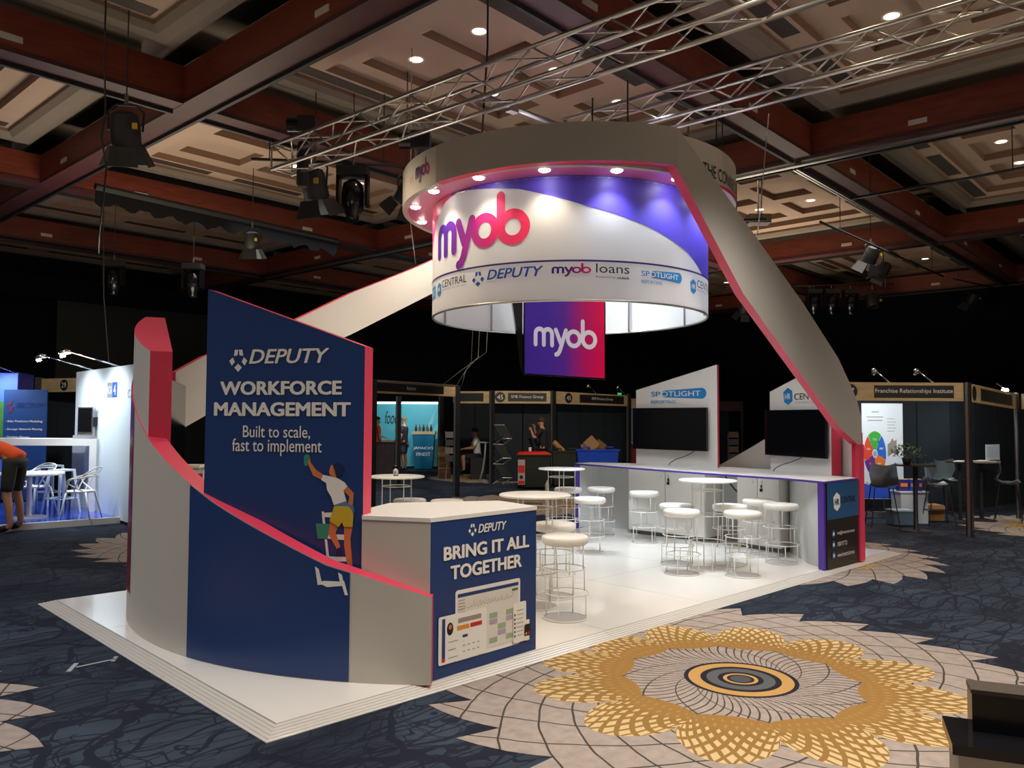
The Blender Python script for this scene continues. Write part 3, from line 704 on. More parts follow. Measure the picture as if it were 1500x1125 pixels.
# ------------------------------------------------------------------ hanging drum, ring and the descending band
DC = (4.82, 2.14); DR = 1.575
drum = empty('hanging_banner_drum', (0, 0, 0)); tag(drum, 'round white fabric banner drum hanging over the stand with sponsor logos', 'banner')
q = M(); q.arc(DC, DR - .02, DR, 0, 360, 2.90, 4.12, 128); dm = mat('banner_fabric', (.86, .86, .86, 1), .7)
nt = dm.node_tree; tl = nt.nodes.new('ShaderNodeBsdfTranslucent'); tl.inputs[0].default_value = (.85, .85, .88, 1); mx = nt.nodes.new('ShaderNodeMixShader'); mx.inputs[0].default_value = .5
nt.links.new(nt.nodes['Principled BSDF'].outputs[0], mx.inputs[1]); nt.links.new(tl.outputs[0], mx.inputs[2]); nt.links.new(mx.outputs[0], nt.nodes['Material Output'].inputs[0])
q.build('fabric_wall', dm, drum, smooth=True, auto=35)
for z in (2.90, 4.10):
    q = M(); q.tube([(DC[0] + (DR - .01) * math.cos(2 * PI * i / 96), DC[1] + (DR - .01) * math.sin(2 * PI * i / 96), z) for i in range(96)], .014, 6, closed=True); q.build('hoop', alu, drum, smooth=True)
for i in range(10):
    a = 2 * PI * (i + .3) / 10; q = M(); x, y = DC[0] + (DR - .04) * math.cos(a), DC[1] + (DR - .04) * math.sin(a); q.tube([(x, y, 2.9), (x, y, 4.1)], .012, 6); q.build('frame_rod', mat('rod_grey', (.3, .29, .32, 1), .5), drum, smooth=True)
dmap = cyl_map(DC, DR, .003)
rU = lambda d: rad(d) * DR
def band(name, lo, hi, a0, a1, m, n=60, k=1, parent=drum, mp=dmap):
    q = M(); vs = []
    for i in range(n + 1):
        a = a0 + (a1 - a0) * i / n; vs += [mp(rU(a), lo(a), k), mp(rU(a), hi(a), k)]
    q.add(vs, [(2 * i, 2 * i + 2, 2 * i + 3, 2 * i + 1) for i in range(n)]); return q.build(name, m, parent, smooth=True, fix=False)
SW = [(-230, 3.25), (-205, 3.9), (-195, 4.06), (-186, 4.115), (-174, 4.08), (-156, 4.01), (-131, 3.81), (-107, 3.64), (-88, 3.47), (-74, 3.28)]
def sw(a):
    for (x0, y0), (x1, y1) in zip(SW, SW[1:]):
        if x0 <= a <= x1: return y0 + (y1 - y0) * (a - x0) / (x1 - x0)
    return SW[-1][1]
band('purple_swoosh', sw, lambda a: 4.118, -178, -60, mat('violet_graphic', rgb(84, 70, 200), .5))
band('purple_swoosh', sw, lambda a: 4.118, -190, -178, mat('plum_graphic', rgb(120, 40, 150), .5), 12)
band('pink_swoosh', sw, lambda a: 4.118, -230, -190, pinkd)
band('rule_line', lambda a: 3.272, lambda a: 3.290, -230, -50, mat('print_navy', rgb(40, 20, 100), .5), 80, 2)
CG = [(.075, .02, .28), (.09, .02, .30), (.30, .02, .22), (.62, .03, .13), (.75, .04, .12)]
wordmark((rU(-202), 3.30, rU(-151.9), 3.99), dmap, inkm, drum, CG, st=.29)
lb = mat('print_sky_blue', rgb(30, 130, 200), .5); db = mat('print_royal', rgb(20, 70, 160), .5)
def hr_logo(mp, root, cu, cv, s, right, tv0, tv1, col=lb, tcol=pbk, inner=cream, tag_=True):
    wrap_decal('hexagon_logo', [hexa(cu, cv, s * .82, s)], mp, col, root, 1.5)
    text('HR', (cu - s * .5, cv - s * .32, cu + s * .5, cv + s * .32), mp, inner, root, bold=.02, k=2.5)
    text('CENTRAL', (cu + s * 1.15, tv0, right, tv1), mp, tcol, root, bold=0, k=2)
    if tag_: text('YOUR PEOPLE. OUR SOLUTIONS', (cu + s * 1.15, tv0 - s * .42, right, tv0 - s * .22), mp, pg, root, k=2)
hr_logo(dmap, drum, rU(-200.5), 3.14, .078, rU(-179.5), 3.145, 3.225)
decals('star_logo', star_polys(rU(-176.6), 3.08, rU(-170.6), 3.235), dmap, db, drum)
text('DEPUTY', (rU(-169.3), 3.135, rU(-147.2), 3.235), dmap, db, drum, bold=.02, shear=.25)
wordmark((rU(-144.2), 3.125, rU(-130.2), 3.255), dmap, inkm, drum, [(.04, .02, .2), (.04, .02, .2), (.30, .02, .15), (.62, .03, .13)])
text('loans', (rU(-128.6), 3.165, rU(-116.3), 3.255), dmap, pbk, drum)
text('Powered by', (rU(-128.6), 3.11, rU(-121.5), 3.135), dmap, pbk, drum); text('ondeck', (rU(-121), 3.11, rU(-116.3), 3.135), dmap, pbk, drum, bold=.03)
def spot_logo(mp, root, u0, u1, v0, v1, k=1.5):
    w, h = u1 - u0, v1 - v0; c = (v0 + v1) / 2
    pill = [(u0 + w * .20 + h * .33 - h * .33 * math.cos(rad(a)), c + h * .33 * math.sin(rad(a))) for a in range(-80, 81, 20)] + [(u1 + h * (-.5 + .5 * math.cos(rad(a))), c + h * .5 * math.sin(rad(a))) for a in range(90, -91, -20)]
    wrap_decal('pill_logo', [pill], mp, lb, root, k)
    text('SP', (u0, c - h * .25, u0 + w * .175, c + h * .25), mp, lb, root, bold=.01, k=k + 1)
    text('OTLIGHT', (u0 + w * .19, c - h * .25, u1 - h * .62, c + h * .25), mp, cream, root, bold=.01, k=k + 1)
    text('REPORTING', (u0, v0 - h * .42, u0 + w * .46, v0 - h * .10), mp, lb, root, k=k + 1)
spot_logo(dmap, drum, rU(-111.5), rU(-91.5), 3.13, 3.235)
hr_logo(dmap, drum, rU(-83.5), 3.13, .078, rU(-58), 3.135, 3.215)
wrap_decal('pill_logo', [rrect(rU(-214), 3.07, rU(-205.5), 3.21, .03)], dmap, lb, drum, 1.5)
text('GHT', (rU(-213), 3.10, rU(-206.5), 3.17), dmap, cream, drum, k=2.5)

ring = empty('overhead_ring', (0, 0, 0)); tag(ring, 'round overhead canopy ring with pink soffit and lettered outer face', 'canopy')
RC = (4.8, 2.15)
q = M(); q.arc(RC, 1.84, 1.90, 0, 360, 4.11, 4.50, 128); q.build('fascia_ring', offw, ring, smooth=True, auto=35)
q = M(); q.arc(RC, 1.56, 1.845, 0, 360, 4.12, 4.16, 128); q.build('soffit', mat('soffit_pink', (.70, .16, .36, 1), .3), ring, smooth=True, auto=35)
rmap = cyl_map(RC, 1.90, .003)
def rarc(a): return rad(a) * 1.9
wordmark((rarc(165.5), 4.19, rarc(174.6), 4.43), rmap, inkm, ring, [(.03, .02, .1), (.10, .02, .12), (.45, .02, .10)])
text('BY', (rarc(160.5), 4.24, rarc(163.6), 4.31), rmap, mat('print_rose', rgb(190, 120, 120), .5), ring)
text('THE CONNECTED', (rarc(-93.4), 4.17, rarc(-60), 4.30), rmap, pbk, ring)
q = M(); vs = []
for i in range(31):
    a = -92 + 60 * i / 30; vs += [rmap(rarc(a), 4.112, 1), rmap(rarc(a), 4.115 + .045 * math.sin(PI * i / 30), 1)]
q.add(vs, [(2 * i, 2 * i + 2, 2 * i + 3, 2 * i + 1) for i in range(30)]); q.build('pink_graphic', pinkd, ring, fix=False)
# LED downlights round the soffit
def make_led():
    r = empty('soffit_spotlight'); q = M(); q.lathe([(.053, -.002), (.066, -.008), (.07, 0)], 20, cap=False); q.build('bezel', whitem, r, smooth=True)
    q = M(); q.lathe([(.001, -.022), (.03, -.02), (.05, -.012), (.052, 0), (.001, 0)], 20); q.build('lamp', lamp_n, r, smooth=True)
    return tag(r, 'small round white spotlight set in the pink soffit of the ring', 'spotlight', 'spotlights in the ring soffit')
led0 = make_led()
for i in range(16):
    a = -168.75 + 22.5 * i + 1.2; o = led0 if i == 0 else copy_tree(led0)
    x, y = RC[0] + 1.76 * math.cos(rad(a)), RC[1] + 1.76 * math.sin(rad(a)); o.location = (x, y, 4.119)
    cw = (1, .86, .66) if (a < -130 or a > 100) else (.82, .90, 1)
    spot_light('soffit_beam', (x, y, 4.10), (RC[0] + 1.72 * math.cos(rad(a)), RC[1] + 1.72 * math.sin(rad(a)), 0), 68, cw, 120, .8, .04)
sweep = empty('descending_band', (0, 0, 0)); tag(sweep, 'shaded white ribbon wrapping the front of the ring then slanting down to the right', 'ribbon')
q = M(); a0, a1 = -178.4, -106.5
zb = lambda t: 4.075 + .075 * t ; zt_ = lambda t: 4.44 + .075 * t
q.arc(RC, 1.905, 2.0, a0, a1, zb, zt_, 64)
ex, ey = RC[0] + 2.0 * math.cos(rad(a1)), RC[1] + 2.0 * math.sin(rad(a1)); e_ = Vector((7.93 - ex, .085 - ey)).normalized(); n_ = Vector((-e_.y, e_.x)) * .1
F = [(ex, ey, 4.515), (ex, ey, 4.15), (7.60, None, 1.47), (7.93, None, 1.46), (7.93, None, 1.62)]
pts = []
for x, y, z in F:
    yy = y if y is not None else ey + (x - ex) * e_.y / e_.x
    pts.append((x, yy, z))
yb = lambda x: ey + (x - ex) * e_.y / e_.x
pts = [pts[0], (ex - .03, ey + .01, 4.15), (5.33, yb(5.33), 3.055), (7.40, yb(7.4), 1.665), (7.86, yb(7.86), 1.46), (7.97, yb(7.97), 1.46), (7.965, yb(7.965), 1.80), (7.86, yb(7.86), 2.0), (7.66, yb(7.66), 2.22), (7.38, yb(7.38), 2.50), (6.54, yb(6.54), 3.09)]
o = len(q.v); n = len(pts); q.v += pts + [(p[0] + n_.x, p[1] + n_.y, p[2]) for p in pts]
q.f.append(tuple(o + i for i in range(n))); q.mi.append(0); q.f.append(tuple(o + n + i for i in range(n - 1, -1, -1))); q.mi.append(0)
for i in range(n):
    j = (i + 1) % n; q.f.append((o + i, o + n + i, o + n + j, o + j)); q.mi.append(1)
q.build('ribbon_board', [ribm, pink, ribm], sweep, smooth=True, auto=35)

dl_ = bpy.data.lights.new('drum_lamp', 'POINT'); dl_.energy = 15; dl_.color = (.92, .93, 1); dl_.shadow_soft_size = .25
dlo = bpy.data.objects.new('drum_lamp', dl_); C.objects.link(dlo); dlo.location = (4.9, 2.3, 3.75)
# screens hanging in the drum
scr = empty('hanging_screen', (0, 0, 0)); tag(scr, 'hanging square screen showing a white wordmark on purple and red', 'screen')
cS = Vector((4.30, 1.73, 2.66)); eS = Vector((.735, -.678)); nS = Vector((eS.y, -eS.x)); hw = .445
def SP(u, v, d=0):
    t = .035 * (v + .45)                      # leans slightly forward at the foot
    return Vector((cS.x + eS.x * u + nS.x * (d - t), cS.y + eS.y * u + nS.y * (d - t), cS.z + v - .05 * (u / hw) * .5))
def sbox(name, u0, u1, v0, v1, d0, d1, m):
    q = M(); vs = [SP(u, v, d) for v in (v0, v1) for d in (d0, d1) for u in (u0, u1)]
    q.add(vs, [(0, 2, 3, 1), (4, 5, 7, 6), (0, 1, 5, 4), (2, 6, 7, 3), (0, 4, 6, 2), (1, 3, 7, 5)]); return q.build(name, m, scr)
sbox('screen_casing', -hw, hw, -.46, .52, -.05, 0, black)
q = M(); q.col = []; vs = []; NS = 24
stops = [(.045, .018, .22), (.05, .02, .24), (.075, .02, .22), (.35, .008, .09), (.52, .004, .045)]
for i in range(NS + 1):
    t = i / NS; s_ = t * (len(stops) - 1); k = min(int(s_), len(stops) - 2); f = s_ - k
    cc = tuple(stops[k][j] * (1 - f) + stops[k + 1][j] * f for j in range(3)) + (1,)
    for v in (-.445, .505): vs.append(SP(-hw + .015 + (2 * hw - .03) * t + .00 * v, v, .004)); q.col.append(cc)
q.add(vs, [(2 * i, 2 * i + 2, 2 * i + 3, 2 * i + 1) for i in range(NS)])
m_, b_ = new_mat('lit_screen', .25); a_ = X.nt.nodes.new('ShaderNodeAttribute'); a_.attribute_name = 'ink'; X.nt.links.new(a_.outputs['Color'], b_.inputs['Base Color']); X.nt.links.new(a_.outputs['Color'], b_.inputs['Emission Color']); b_.inputs['Emission Strength'].default_value = .55
q.build('display', m_, scr, fix=False)
wordmark((-.335, -.245, .355, .17), lambda u, v, k=1: SP(u, v, .004 + .002 * k), mat('screen_white', (.62, .60, .62, 1), .5, emit=.35), scr)
q = M(); vs = [SP(u, v, d) for d in (-.04, -.34) for u, v in ((-hw - .008, -.43), (-hw - .008, .52), (-hw - .15, .52))]
q.add(vs, [(0, 1, 2), (5, 4, 3), (0, 3, 4, 1), (1, 4, 5, 2), (2, 5, 3, 0)]); q.build('side_screen', black, scr)
q = M(); q.tube([SP(0, .5, -.2), SP(0, 2.2, -.2)], .03, 8); q.build('hanging_pole', alu, scr)

# ------------------------------------------------------------------ right end: serving counter, sign panels, screens
bar = empty('serving_counter', (0, 0, 0)); tag(bar, 'long white concave counter with cabinets below two sign panels', 'counter')
front = [(7.56, 4.45), (7.42, 3.6), (7.27, 2.7), (7.16, 1.9), (7.10, 1.2), (7.07, .7), (6.99, .36), (6.92, .18), (6.885, .07)]
back = [(7.785, .062), (7.9, .22), (8.10, .62), (8.5, 1.4), (8.6, 2.27), (8.5, 3.2), (8.2, 4.0), (7.95, 4.45)]
q = M(); q.prism(front + back, 1.025, 1.05, mside=[1] * 9 + [0] * 8, mtop=0); q.build('counter_top', [white, purple], bar)
inner = [(7.90, 4.30), (7.86, 3.3), (7.82, 2.3), (7.62, 1.1), (7.20, .42), (6.96, .115)]
body_b = [(7.96, .07), (8.25, .65), (8.5, 1.4), (8.56, 2.27), (8.5, 3.2), (8.28, 4.0), (8.03, 4.43)]
shade_w = mat('carcass_white', (.66, .68, .68, 1), .5)
q = M(); q.prism([(7.62, 4.40)] + [(7.93, 4.25), (8.0, 3.52)] + [(8.25, 3.52), (8.15, 4.0), (7.94, 4.42)], .04, 1.025); q.build('end_niche', shade_w, bar)
q = M(); q.prism([(7.535, 4.43), (7.60, 4.38), (7.62, 4.44), (7.555, 4.46)], .04, 1.025); q.build('end_post', purple, bar)
q = M(); q.prism([(7.80, .95), (7.20, .42), (6.98, .13), (7.78, .115), (8.12, .75)], .04, 1.025); q.build('curved_end', shade_w, bar)
def cabinet(y0, y1, x0, x1, doors=1):
    c = M(); c.prism([(x0, y0), (x0 + .42, y0), (x1 + .42, y1), (x1, y1)], .10, 1.025); c.build('cabinet', white, bar)
    k = M(); k.prism([(x0 + .05, y0), (x0 + .4, y0), (x1 + .4, y1), (x1 + .05, y1)], .04, .10); k.build('plinth', mat('dark_plinth', (.18, .18, .19, 1), .6), bar)  # recessed plinth in an even dark grey
    for i in range(doors):
        a, b = y0 + (y1 - y0) * i / doors, y0 + (y1 - y0) * (i + 1) / doors; xa, xb = x0 + (x1 - x0) * i / doors, x0 + (x1 - x0) * (i + 1) / doors
        g = -.006; d = M(); d.prism([(xa - .018, a + g), (xa - .001, a + g), (xb - .001, b - g), (xb - .018, b - g)], .11, 1.005); dd = d.build('cabinet_door', white, bar)
        yk = b + .06 if i == 0 else a - .06; xk = (xb if i == 0 else xa) - .018
        kk = M(); kk.lathe([(.006, 0), (.006, .012), (.016, .016), (.016, .024), (.001, .026)], 12, (0, 0, 0), fr=lambda x, y, z: (xk - z, yk + x, .93 + y)); kk.build('knob', whitem, dd)
        if i:
            kl = M(); kl.box(xk - .02, xk, yk - .008, yk + .008, .86, .90); kl.box(xk - .03, xk - .01, yk - .015, yk + .015, .81, .85); kl.build('key', blackm, dd)
cabinet(3.45, 2.16, 7.66, 7.72, 2); cabinet(1.66, .98, 7.72, 7.60, 2)
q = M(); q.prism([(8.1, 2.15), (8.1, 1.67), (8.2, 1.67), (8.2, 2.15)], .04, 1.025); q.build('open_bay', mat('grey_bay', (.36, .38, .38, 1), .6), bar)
q = M(); q.tube([(7.9, 1.98, 1.02), (7.85, 1.88, .9), (7.8, 1.75, .80), (7.85, 1.68, .72)], .012, 6); q.build('cable', blackm, bar, smooth=True)
q = M(); q.prism([(6.89, .078), (6.963, .088), (6.985, .125), (6.93, .17)], .04, 1.025); q.build('purple_end', purple, bar)
dk = mat('brown_black_graphic', rgb(38, 30, 28), .3); sb = mat('steel_blue_graphic', rgb(38, 84, 126), .35)
DL0, DR0 = (6.96, .075), (7.79, .06)
q = M(); q.prism([DL0, DR0, (7.79, .11), (6.97, .125)], .04, 1.026); q.build('contact_board', dk, bar)
md = plane_map(DL0, DR0, .003)
decals('blue_band', [rect(.004, .602, .838, 1.022)], md, sb, bar)
decal('hexagon_logo', hexa(.24, .80, .088, .11), md, cream, bar, 2); text('HR', (.185, .765, .295, .835), md, sb, bar, bold=.02, k=3)
text('CENTRAL', (.365, .775, .745, .85), md, pbk, bar, k=2)
for v0, s_, w in ((.425, 'info@hrcentral.com.au', .70), (.30, '1300 717 721', .50), (.175, 'www.hrcentral.com.au', .69)):
    decal('round_icon', ell(.148, v0 + .01, .045, .045), md, sb, bar, 2); decal('icon_mark', rect(.13, v0 - .01, .166, v0 + .028), md, cream, bar, 3)
    text(s_, (.245, v0 - .02, w, v0 + .03), md, cream, bar, k=2)
q = M(); q.prism([(7.795, .04), (7.93, .04), (7.93, .09), (7.795, .09)], .04, 1.455); q.build('coral_post', pink, bar)
# curved low wall behind the counter (mirror of the left end)
rw = empty('low_curved_wall', (0, 0, 0)); tag(rw, 'low white curved wall behind the serving counter rising to the band', 'curved wall')
RC2 = (5.78, 2.27)
def zt2(t):
    a = -44 + 70 * t
    return 1.60 if a < -25 else (1.60 - (a + 25) * .0065 if a < -10 else max(.98, 1.50 - (a + 10) * .028))
q = M(); q.arc(RC2, 2.99, 3.13, -44, 26, .04, zt2, 48); q.build('curved_panel', [pink, pink, offw], rw, smooth=True, auto=35)
XP = 8.25
def sign(label, p0, p1, za, zb_, th=.14, root_name='sign_panel'):
    r = empty(root_name, (0, 0, 0)); tag(r, label, 'sign panel')
    e = Vector((p1[0] - p0[0], p1[1] - p0[1])).normalized(); n = Vector((-e.y, e.x)) * th
    q = M(); q.prism([p0, p1, (p1[0] + n.x, p1[1] + n.y), (p0[0] + n.x, p0[1] + n.y)], 1.05, [za, zb_, zb_, za], mside=[0, 1, 0, 1], mtop=1); q.build('board', [white, pink], r); return r
s1 = sign('white slant topped sign panel with blue spotlight reporting logo', (XP, 3.76), (XP, 2.29), 2.215, 2.56, .05)
ms = plane_map((XP, 4.0), (XP, 0.0), .003)
spot_logo(ms, s1, .534, 1.531, 2.065, 2.225)
HP0, HP1 = (8.46, 1.57), (7.93, .45); s2 = sign('white slant topped sign panel with blue hexagon logo', HP0, HP1, 2.15, 2.52, .15)
mh = plane_map(HP0, HP1, .003); hr_logo(mh, s2, .40, 2.077, .118, 1.20, 2.025, 2.112)
t1 = empty('television', (0, 0, 0)); tag(t1, 'wide black television mounted under the spotlight reporting logo', 'television'); flat_tv(t1, (XP - .09, 3.76), (XP - .09, 2.42), 1.288, 1.93, .05)
t2 = empty('television', (0, 0, 0)); tag(t2, 'black television mounted under the blue hexagon logo', 'television'); flat_tv(t2, (8.40, 1.62), (7.87, .50), 1.262, 1.89, .04)
for lab, y in (('thin black cable trailing from the television under the spotlight reporting logo', 2.72), ('thin black cable trailing from the television under the hexagon logo', .95)):
    XC = XP - .04 if y > 2 else XP - .16
    q = M(); q.tube([(XC, y - .05, 1.28), (XC - .01, y, 1.24), (XC - .02, y + .12, 1.19), (XC - .04, y + .24, 1.15), (XC - .06, y + .32, 1.10), (XC - .08, y + .34, 1.060)], .006, 6); tag(q.build('cable', blackm, smooth=True), lab, 'cable')

# ------------------------------------------------------------------ tables and stools on the platform
def make_stool():
    r = empty('bar_stool'); q = M()
    q.lathe([(.001, .638), (.185, .638), (.200, .650), (.205, .670), (.203, .692), (.190, .706), (.10, .709), (.001, .710)], 36); q.build('seat', vinyl, r, smooth=True)
    lv = [(.0, 0, 0, .19), (.22, .012, -.012, .19), (.43, -.012, .012, .19), (.636, 0, 0, .178)]
    for i, (z, dx, dy, rr) in enumerate(lv):
        q = M(); q.tube(circ(rr, z + (.008 if i == 0 else 0), 32, dx, dy), .0055, 6, closed=True); q.build('hoop', whitem, r, smooth=True)
    q = M(); q.lathe([(.001, .001), (.182, .001), (.182, .005), (.001, .005)], 32); q.build('base_plate', mat('base_plate_grey', (.42, .41, .40, 1), .4), r)
    for i in range(3):
        (z0, ax, ay, r0), (z1, bx_, by_, r1) = lv[i], lv[i + 1]
        for k in range(4):
            a = rad(90 * k + 42 * i + 12); rr = .182
            x, y = (ax + bx_) / 2 + rr * math.cos(a), (ay + by_) / 2 + rr * math.sin(a)
            q = M(); q.tube([(x, y, z0), (x, y, z1)], .0055, 6); q.build('rod', whitem, r, smooth=True)
    return r
stools = [(3.09, .63, 'white bar stool standing nearest to the right edge of the blue counter', 10), (3.64, 1.26, 'white bar stool half hidden behind the one nearest the blue counter', 40),
 (5.84, 2.68, 'beige shadowed bar stool right of the front high table', 75), (7.16, 3.58, 'white bar stool in front of the counter niche at its purple end', 20),
 (7.10, 2.76, 'white bar stool standing before the double cabinet doors', 60), (5.54, 1.09, 'front left bar stool at the round table before the serving counter', 5),
 (6.0, 1.47, 'bar stool behind the front left stool at the round table', 33), (5.93, .56, 'front right bar stool at the round table nearest the platform edge', 80),
 (6.43, 1.01, 'bar stool behind the front right stool at the round table', 15), (7.28, 1.10, 'white bar stool before the second pair of cabinet doors', 50),
 (7.0, .66, 'white bar stool nearest the purple counter end', 28), (4.0, 4.05, 'white bar stool seat under the table with the glass', 12),
 (4.27, 3.65, 'taller looking white stool seat peeking over the blue counter', 66), (3.86, 3.37, 'lower white stool seat peeking over the blue counter', 44), (6.74, 3.86, 'white bar stool beneath the rear left high table', 55)]
st0 = make_stool()
for i, (x, y, lab, rz) in enumerate(stools):
    o = st0 if i == 0 else copy_tree(st0); o.location = (x, y, .04); o.rotation_euler.z = rad(rz); tag(o, lab, 'bar stool', 'white wire bar stools')
def make_table():
    r = empty('high_table'); q = M(); q.lathe([(.001, 0), (.32, 0), (.33, .006), (.33, .016), (.32, .022), (.001, .022)], 44, (0, 0, 1.0)); q.build('table_top', white, r, smooth=True, auto=40)
    for z, rr in ((.006, .20), (.32, .20), (.62, .20), (.9, .17)):
        q = M(); q.tube(circ(rr, z, 32), .0065, 6, closed=True); q.build('hoop', whitem, r, smooth=True)
    q = M(); q.lathe([(.001, .001), (.192, .001), (.192, .006), (.001, .006)], 32); q.build('base_plate', MATS['base_plate_grey'], r)
    for (z0, z1, off, rr) in ((0, .32, 0, .2), (.32, .62, 40, .2), (.62, 1.0, 10, .19)):
        for k in range(4):
            a = rad(90 * k + off); q = M(); q.tube([(rr * math.cos(a), rr * math.sin(a), z0), (rr * math.cos(a), rr * math.sin(a), z1)], .0065, 6); q.build('leg', whitem, r, smooth=True)
    return r
tb0 = make_table()
for i, (x, y, lab) in enumerate(((3.21, 1.11, 'large looking high round table just behind the blue counter'), (6.29, 3.58, 'high round table at the rear beside the purple counter end'), (5.98, 1.03, 'high round table ringed by four stools before the serving counter'), (3.64, 3.83, 'high round table with a glass on it behind the tall blue panel'))):
    o = tb0 if i == 0 else copy_tree(tb0); o.location = (x, y, .04); o.rotation_euler.z = .4 * i; tag(o, lab, 'table', 'white high tables')
gl = mat('clear_glass', (.95, .97, .97, 1), .03, trans=1)
q = M(); q.lathe([(.028, 0), (.034, .05), (.038, .12), (.0355, .12), (.032, .05), (.026, .008), (.001, .008)], 20, (3.60, 3.80, 1.064)); tag(q.build('drinking_glass', gl, smooth=True), 'clear drinking glass standing on the high table behind the blue panel', 'glass')
q = M(); q.lathe([(.024, 0), (.032, .045), (.0315, .05), (.001, .05)], 20, (3.60, 3.80, 1.0735)); tag(q.build('glass_liner', whitem, smooth=True), 'frosted white lower part inside the drinking glass', 'glass liner')

# ------------------------------------------------------------------ neighbouring booths
def ceil_z(x, y):
    bpy.context.view_layer.update(); hit, loc, *_ = sc.ray_cast(bpy.context.evaluated_depsgraph_get(), Vector((x, y, 5.66)), Vector((0, 0, 1)))
    return loc.z if hit and loc.z < 6.7 else 6.4
def at(px, d, z=0):      # a spot d metres ahead of the photographer, px across the 1500-wide view
    p = CAM + W0 * d + R0 * ((px - 750) / 1181 * d); return (p.x, p.y, z)
def xy(px, d): return at(px, d)[:2]
postm = mat('post_black', (.02, .02, .022, 1), .4); posta = mat('post_satin', (.20, .20, .19, 1), .35, .6)
brd = mat('sign_charcoal', rgb(30, 32, 36), .5); wtxt = mat('sign_lettering', (.85, .84, .82, 1), .5)
def post(root, p, h, s=.045):
    q = M(); q.box(p[0] - s, p[0] + s, p[1] - s, p[1] + s, 0, h); q.build('post', postm, root)
    q = M(); q.box(p[0] - s - .012, p[0] - s, p[1] - s * .4, p[1] + s * .4, 0, h); q.build('post_channel', posta, root)
def fascia(root, p0, p1, z0, z1, txt=None, board=None, num=None, zr=None, m=pine, nx=None):
    zr = zr or (z0, z1); e = Vector((p1[0] - p0[0], p1[1] - p0[1])); L = e.length; e /= L; n = Vector((e.y, -e.x))
    th = .03; P = [p0, p1, (p1[0] - n.x * th, p1[1] - n.y * th), (p0[0] - n.x * th, p0[1] - n.y * th)]
    q = M(); q.prism(P, [z0, zr[0], zr[0], z0], [z1, zr[1], zr[1], z1]); q.build('fascia_board', m, root)
    lo = lambda u: z0 + (zr[0] - z0) * u / L; h = z1 - z0
    mp0 = plane_map(p0, p1, .004); mp = lambda u, v, k=1: mp0(u, v + lo(u), k)
    if board:
        a, b = board; decal('name_board', rect(a * L, h * .16, b * L, h * .84), mp, brd, root, 1)
        if txt: text(txt, (a * L + .1, h * .36, b * L - .1, h * .66), mp, wtxt, root, k=2, fit='h')
    if num:
        u, t = num; decal('number_disc', ell(u * L, h * .5, h * .42, h * .42), mp, brd, root, 1); text(t, (u * L - .06, h * .32, u * L + .06, h * .68), mp, wtxt, root, k=2, fit='h')
    return mp
def panels(root, p0, p1, z0, z1, n, m=panelm):
    e = Vector((p1[0] - p0[0], p1[1] - p0[1])); L = e.length; e /= L; nn = Vector((-e.y, e.x)) * .03
    for i in range(n):
        a = (p0[0] + e.x * (L * i / n + .012), p0[1] + e.y * (L * i / n + .012)); b = (p0[0] + e.x * (L * (i + 1) / n - .012), p0[1] + e.y * (L * (i + 1) / n - .012))
        q = M(); q.prism([a, b, (b[0] + nn.x, b[1] + nn.y), (a[0] + nn.x, a[1] + nn.y)], z0, z1); q.build('wall_panel', m, root)
def arm_light(p, d, label, lit=0):
    r = empty('arm_light', (p[0], p[1], p[2])); tag(r, label, 'lamp', 'arm lights above the booths')
    q = M(); q.tube([(0, 0, 0), (d[0] * .5, d[1] * .5, .10), (d[0], d[1], .20)], .012, 6); q.build('arm', chrome, r, smooth=True)
    q = M(); q.tube([(d[0], d[1], .20), (d[0] * 1.10, d[1] * 1.10, .205), (d[0] * 1.22, d[1] * 1.22, .16)], [.03, .05, .035], 10); q.build('head', chrome, r, smooth=True)
    if lit:
        q = M(); q.tube([(d[0] * 1.12, d[1] * 1.12, .155), (d[0] * 1.2, d[1] * 1.2, .13)], .035, 10); q.build('lamp', lamp_n, r)
        spot_light('arm_light_beam', (p[0] + d[0] * 1.2, p[1] + d[1] * 1.2, p[2] + .10), (p[0] - d[0] * .3, p[1] - d[1] * .3, p[2] - 1.6), lit, (.85, .93, 1), 120, .8, .05)
    return r

# franchise booth to the right
b1 = empty('booth_frame', (0, 0, 0)); tag(b1, 'dark exhibition booth with a plywood fascia named for franchise relationships at the right', 'booth')
c0 = (11.45, -.10); pl = xy(1226, 12.3)
fascia(b1, pl, c0, 2.055, 2.335, 'Franchise Relationships Institute', (.285, .895), (.10, '37'))
post(b1, c0, 2.34); post(b1, pl, 2.34)
cr = xy(1489, 14.6)
fascia(b1, c0, cr, 2.055, 2.335, None, (.24, .90), (.12, ''), zr=(1.97, 2.25)); post(b1, cr, 2.27, .035)
panels(b1, xy(1195, 15.6), xy(1392, 15.6), 0, 2.3, 4); panels(b1, xy(1392, 15.6), xy(1486, 17.4), 0, 2.3, 3); panels(b1, xy(1486, 17.4), xy(1560, 17.4), 0, 2.3, 1)
b1b = empty('booth_frame', (0, 0, 0)); tag(b1b, 'sliver of the next booth with plywood fascia at the right picture edge', 'booth')
fascia(b1b, (cr[0] + .08, cr[1] - .06), xy(1560, 14.2), 1.97, 2.25, None, None, (.35, '')); 
sl = empty('arm_light', (0, 0, 0)); q = M(); q.lathe([(.001, .03), (.05, .02), (.06, 0), (.05, -.02), (.001, -.03)], 12, at(1473, 14.2, 2.30)); q.build('lamp', mat('arc_glow', (.75, .95, 1, 1), .5, emit=60), sl)
q = M(); q.tube([at(1473, 14.25, 2.32), at(1460, 14.3, 2.42)], .012, 6); q.build('arm', chrome, sl); tag(sl, 'dazzling blue white arm light on the far right fascia', 'lamp')
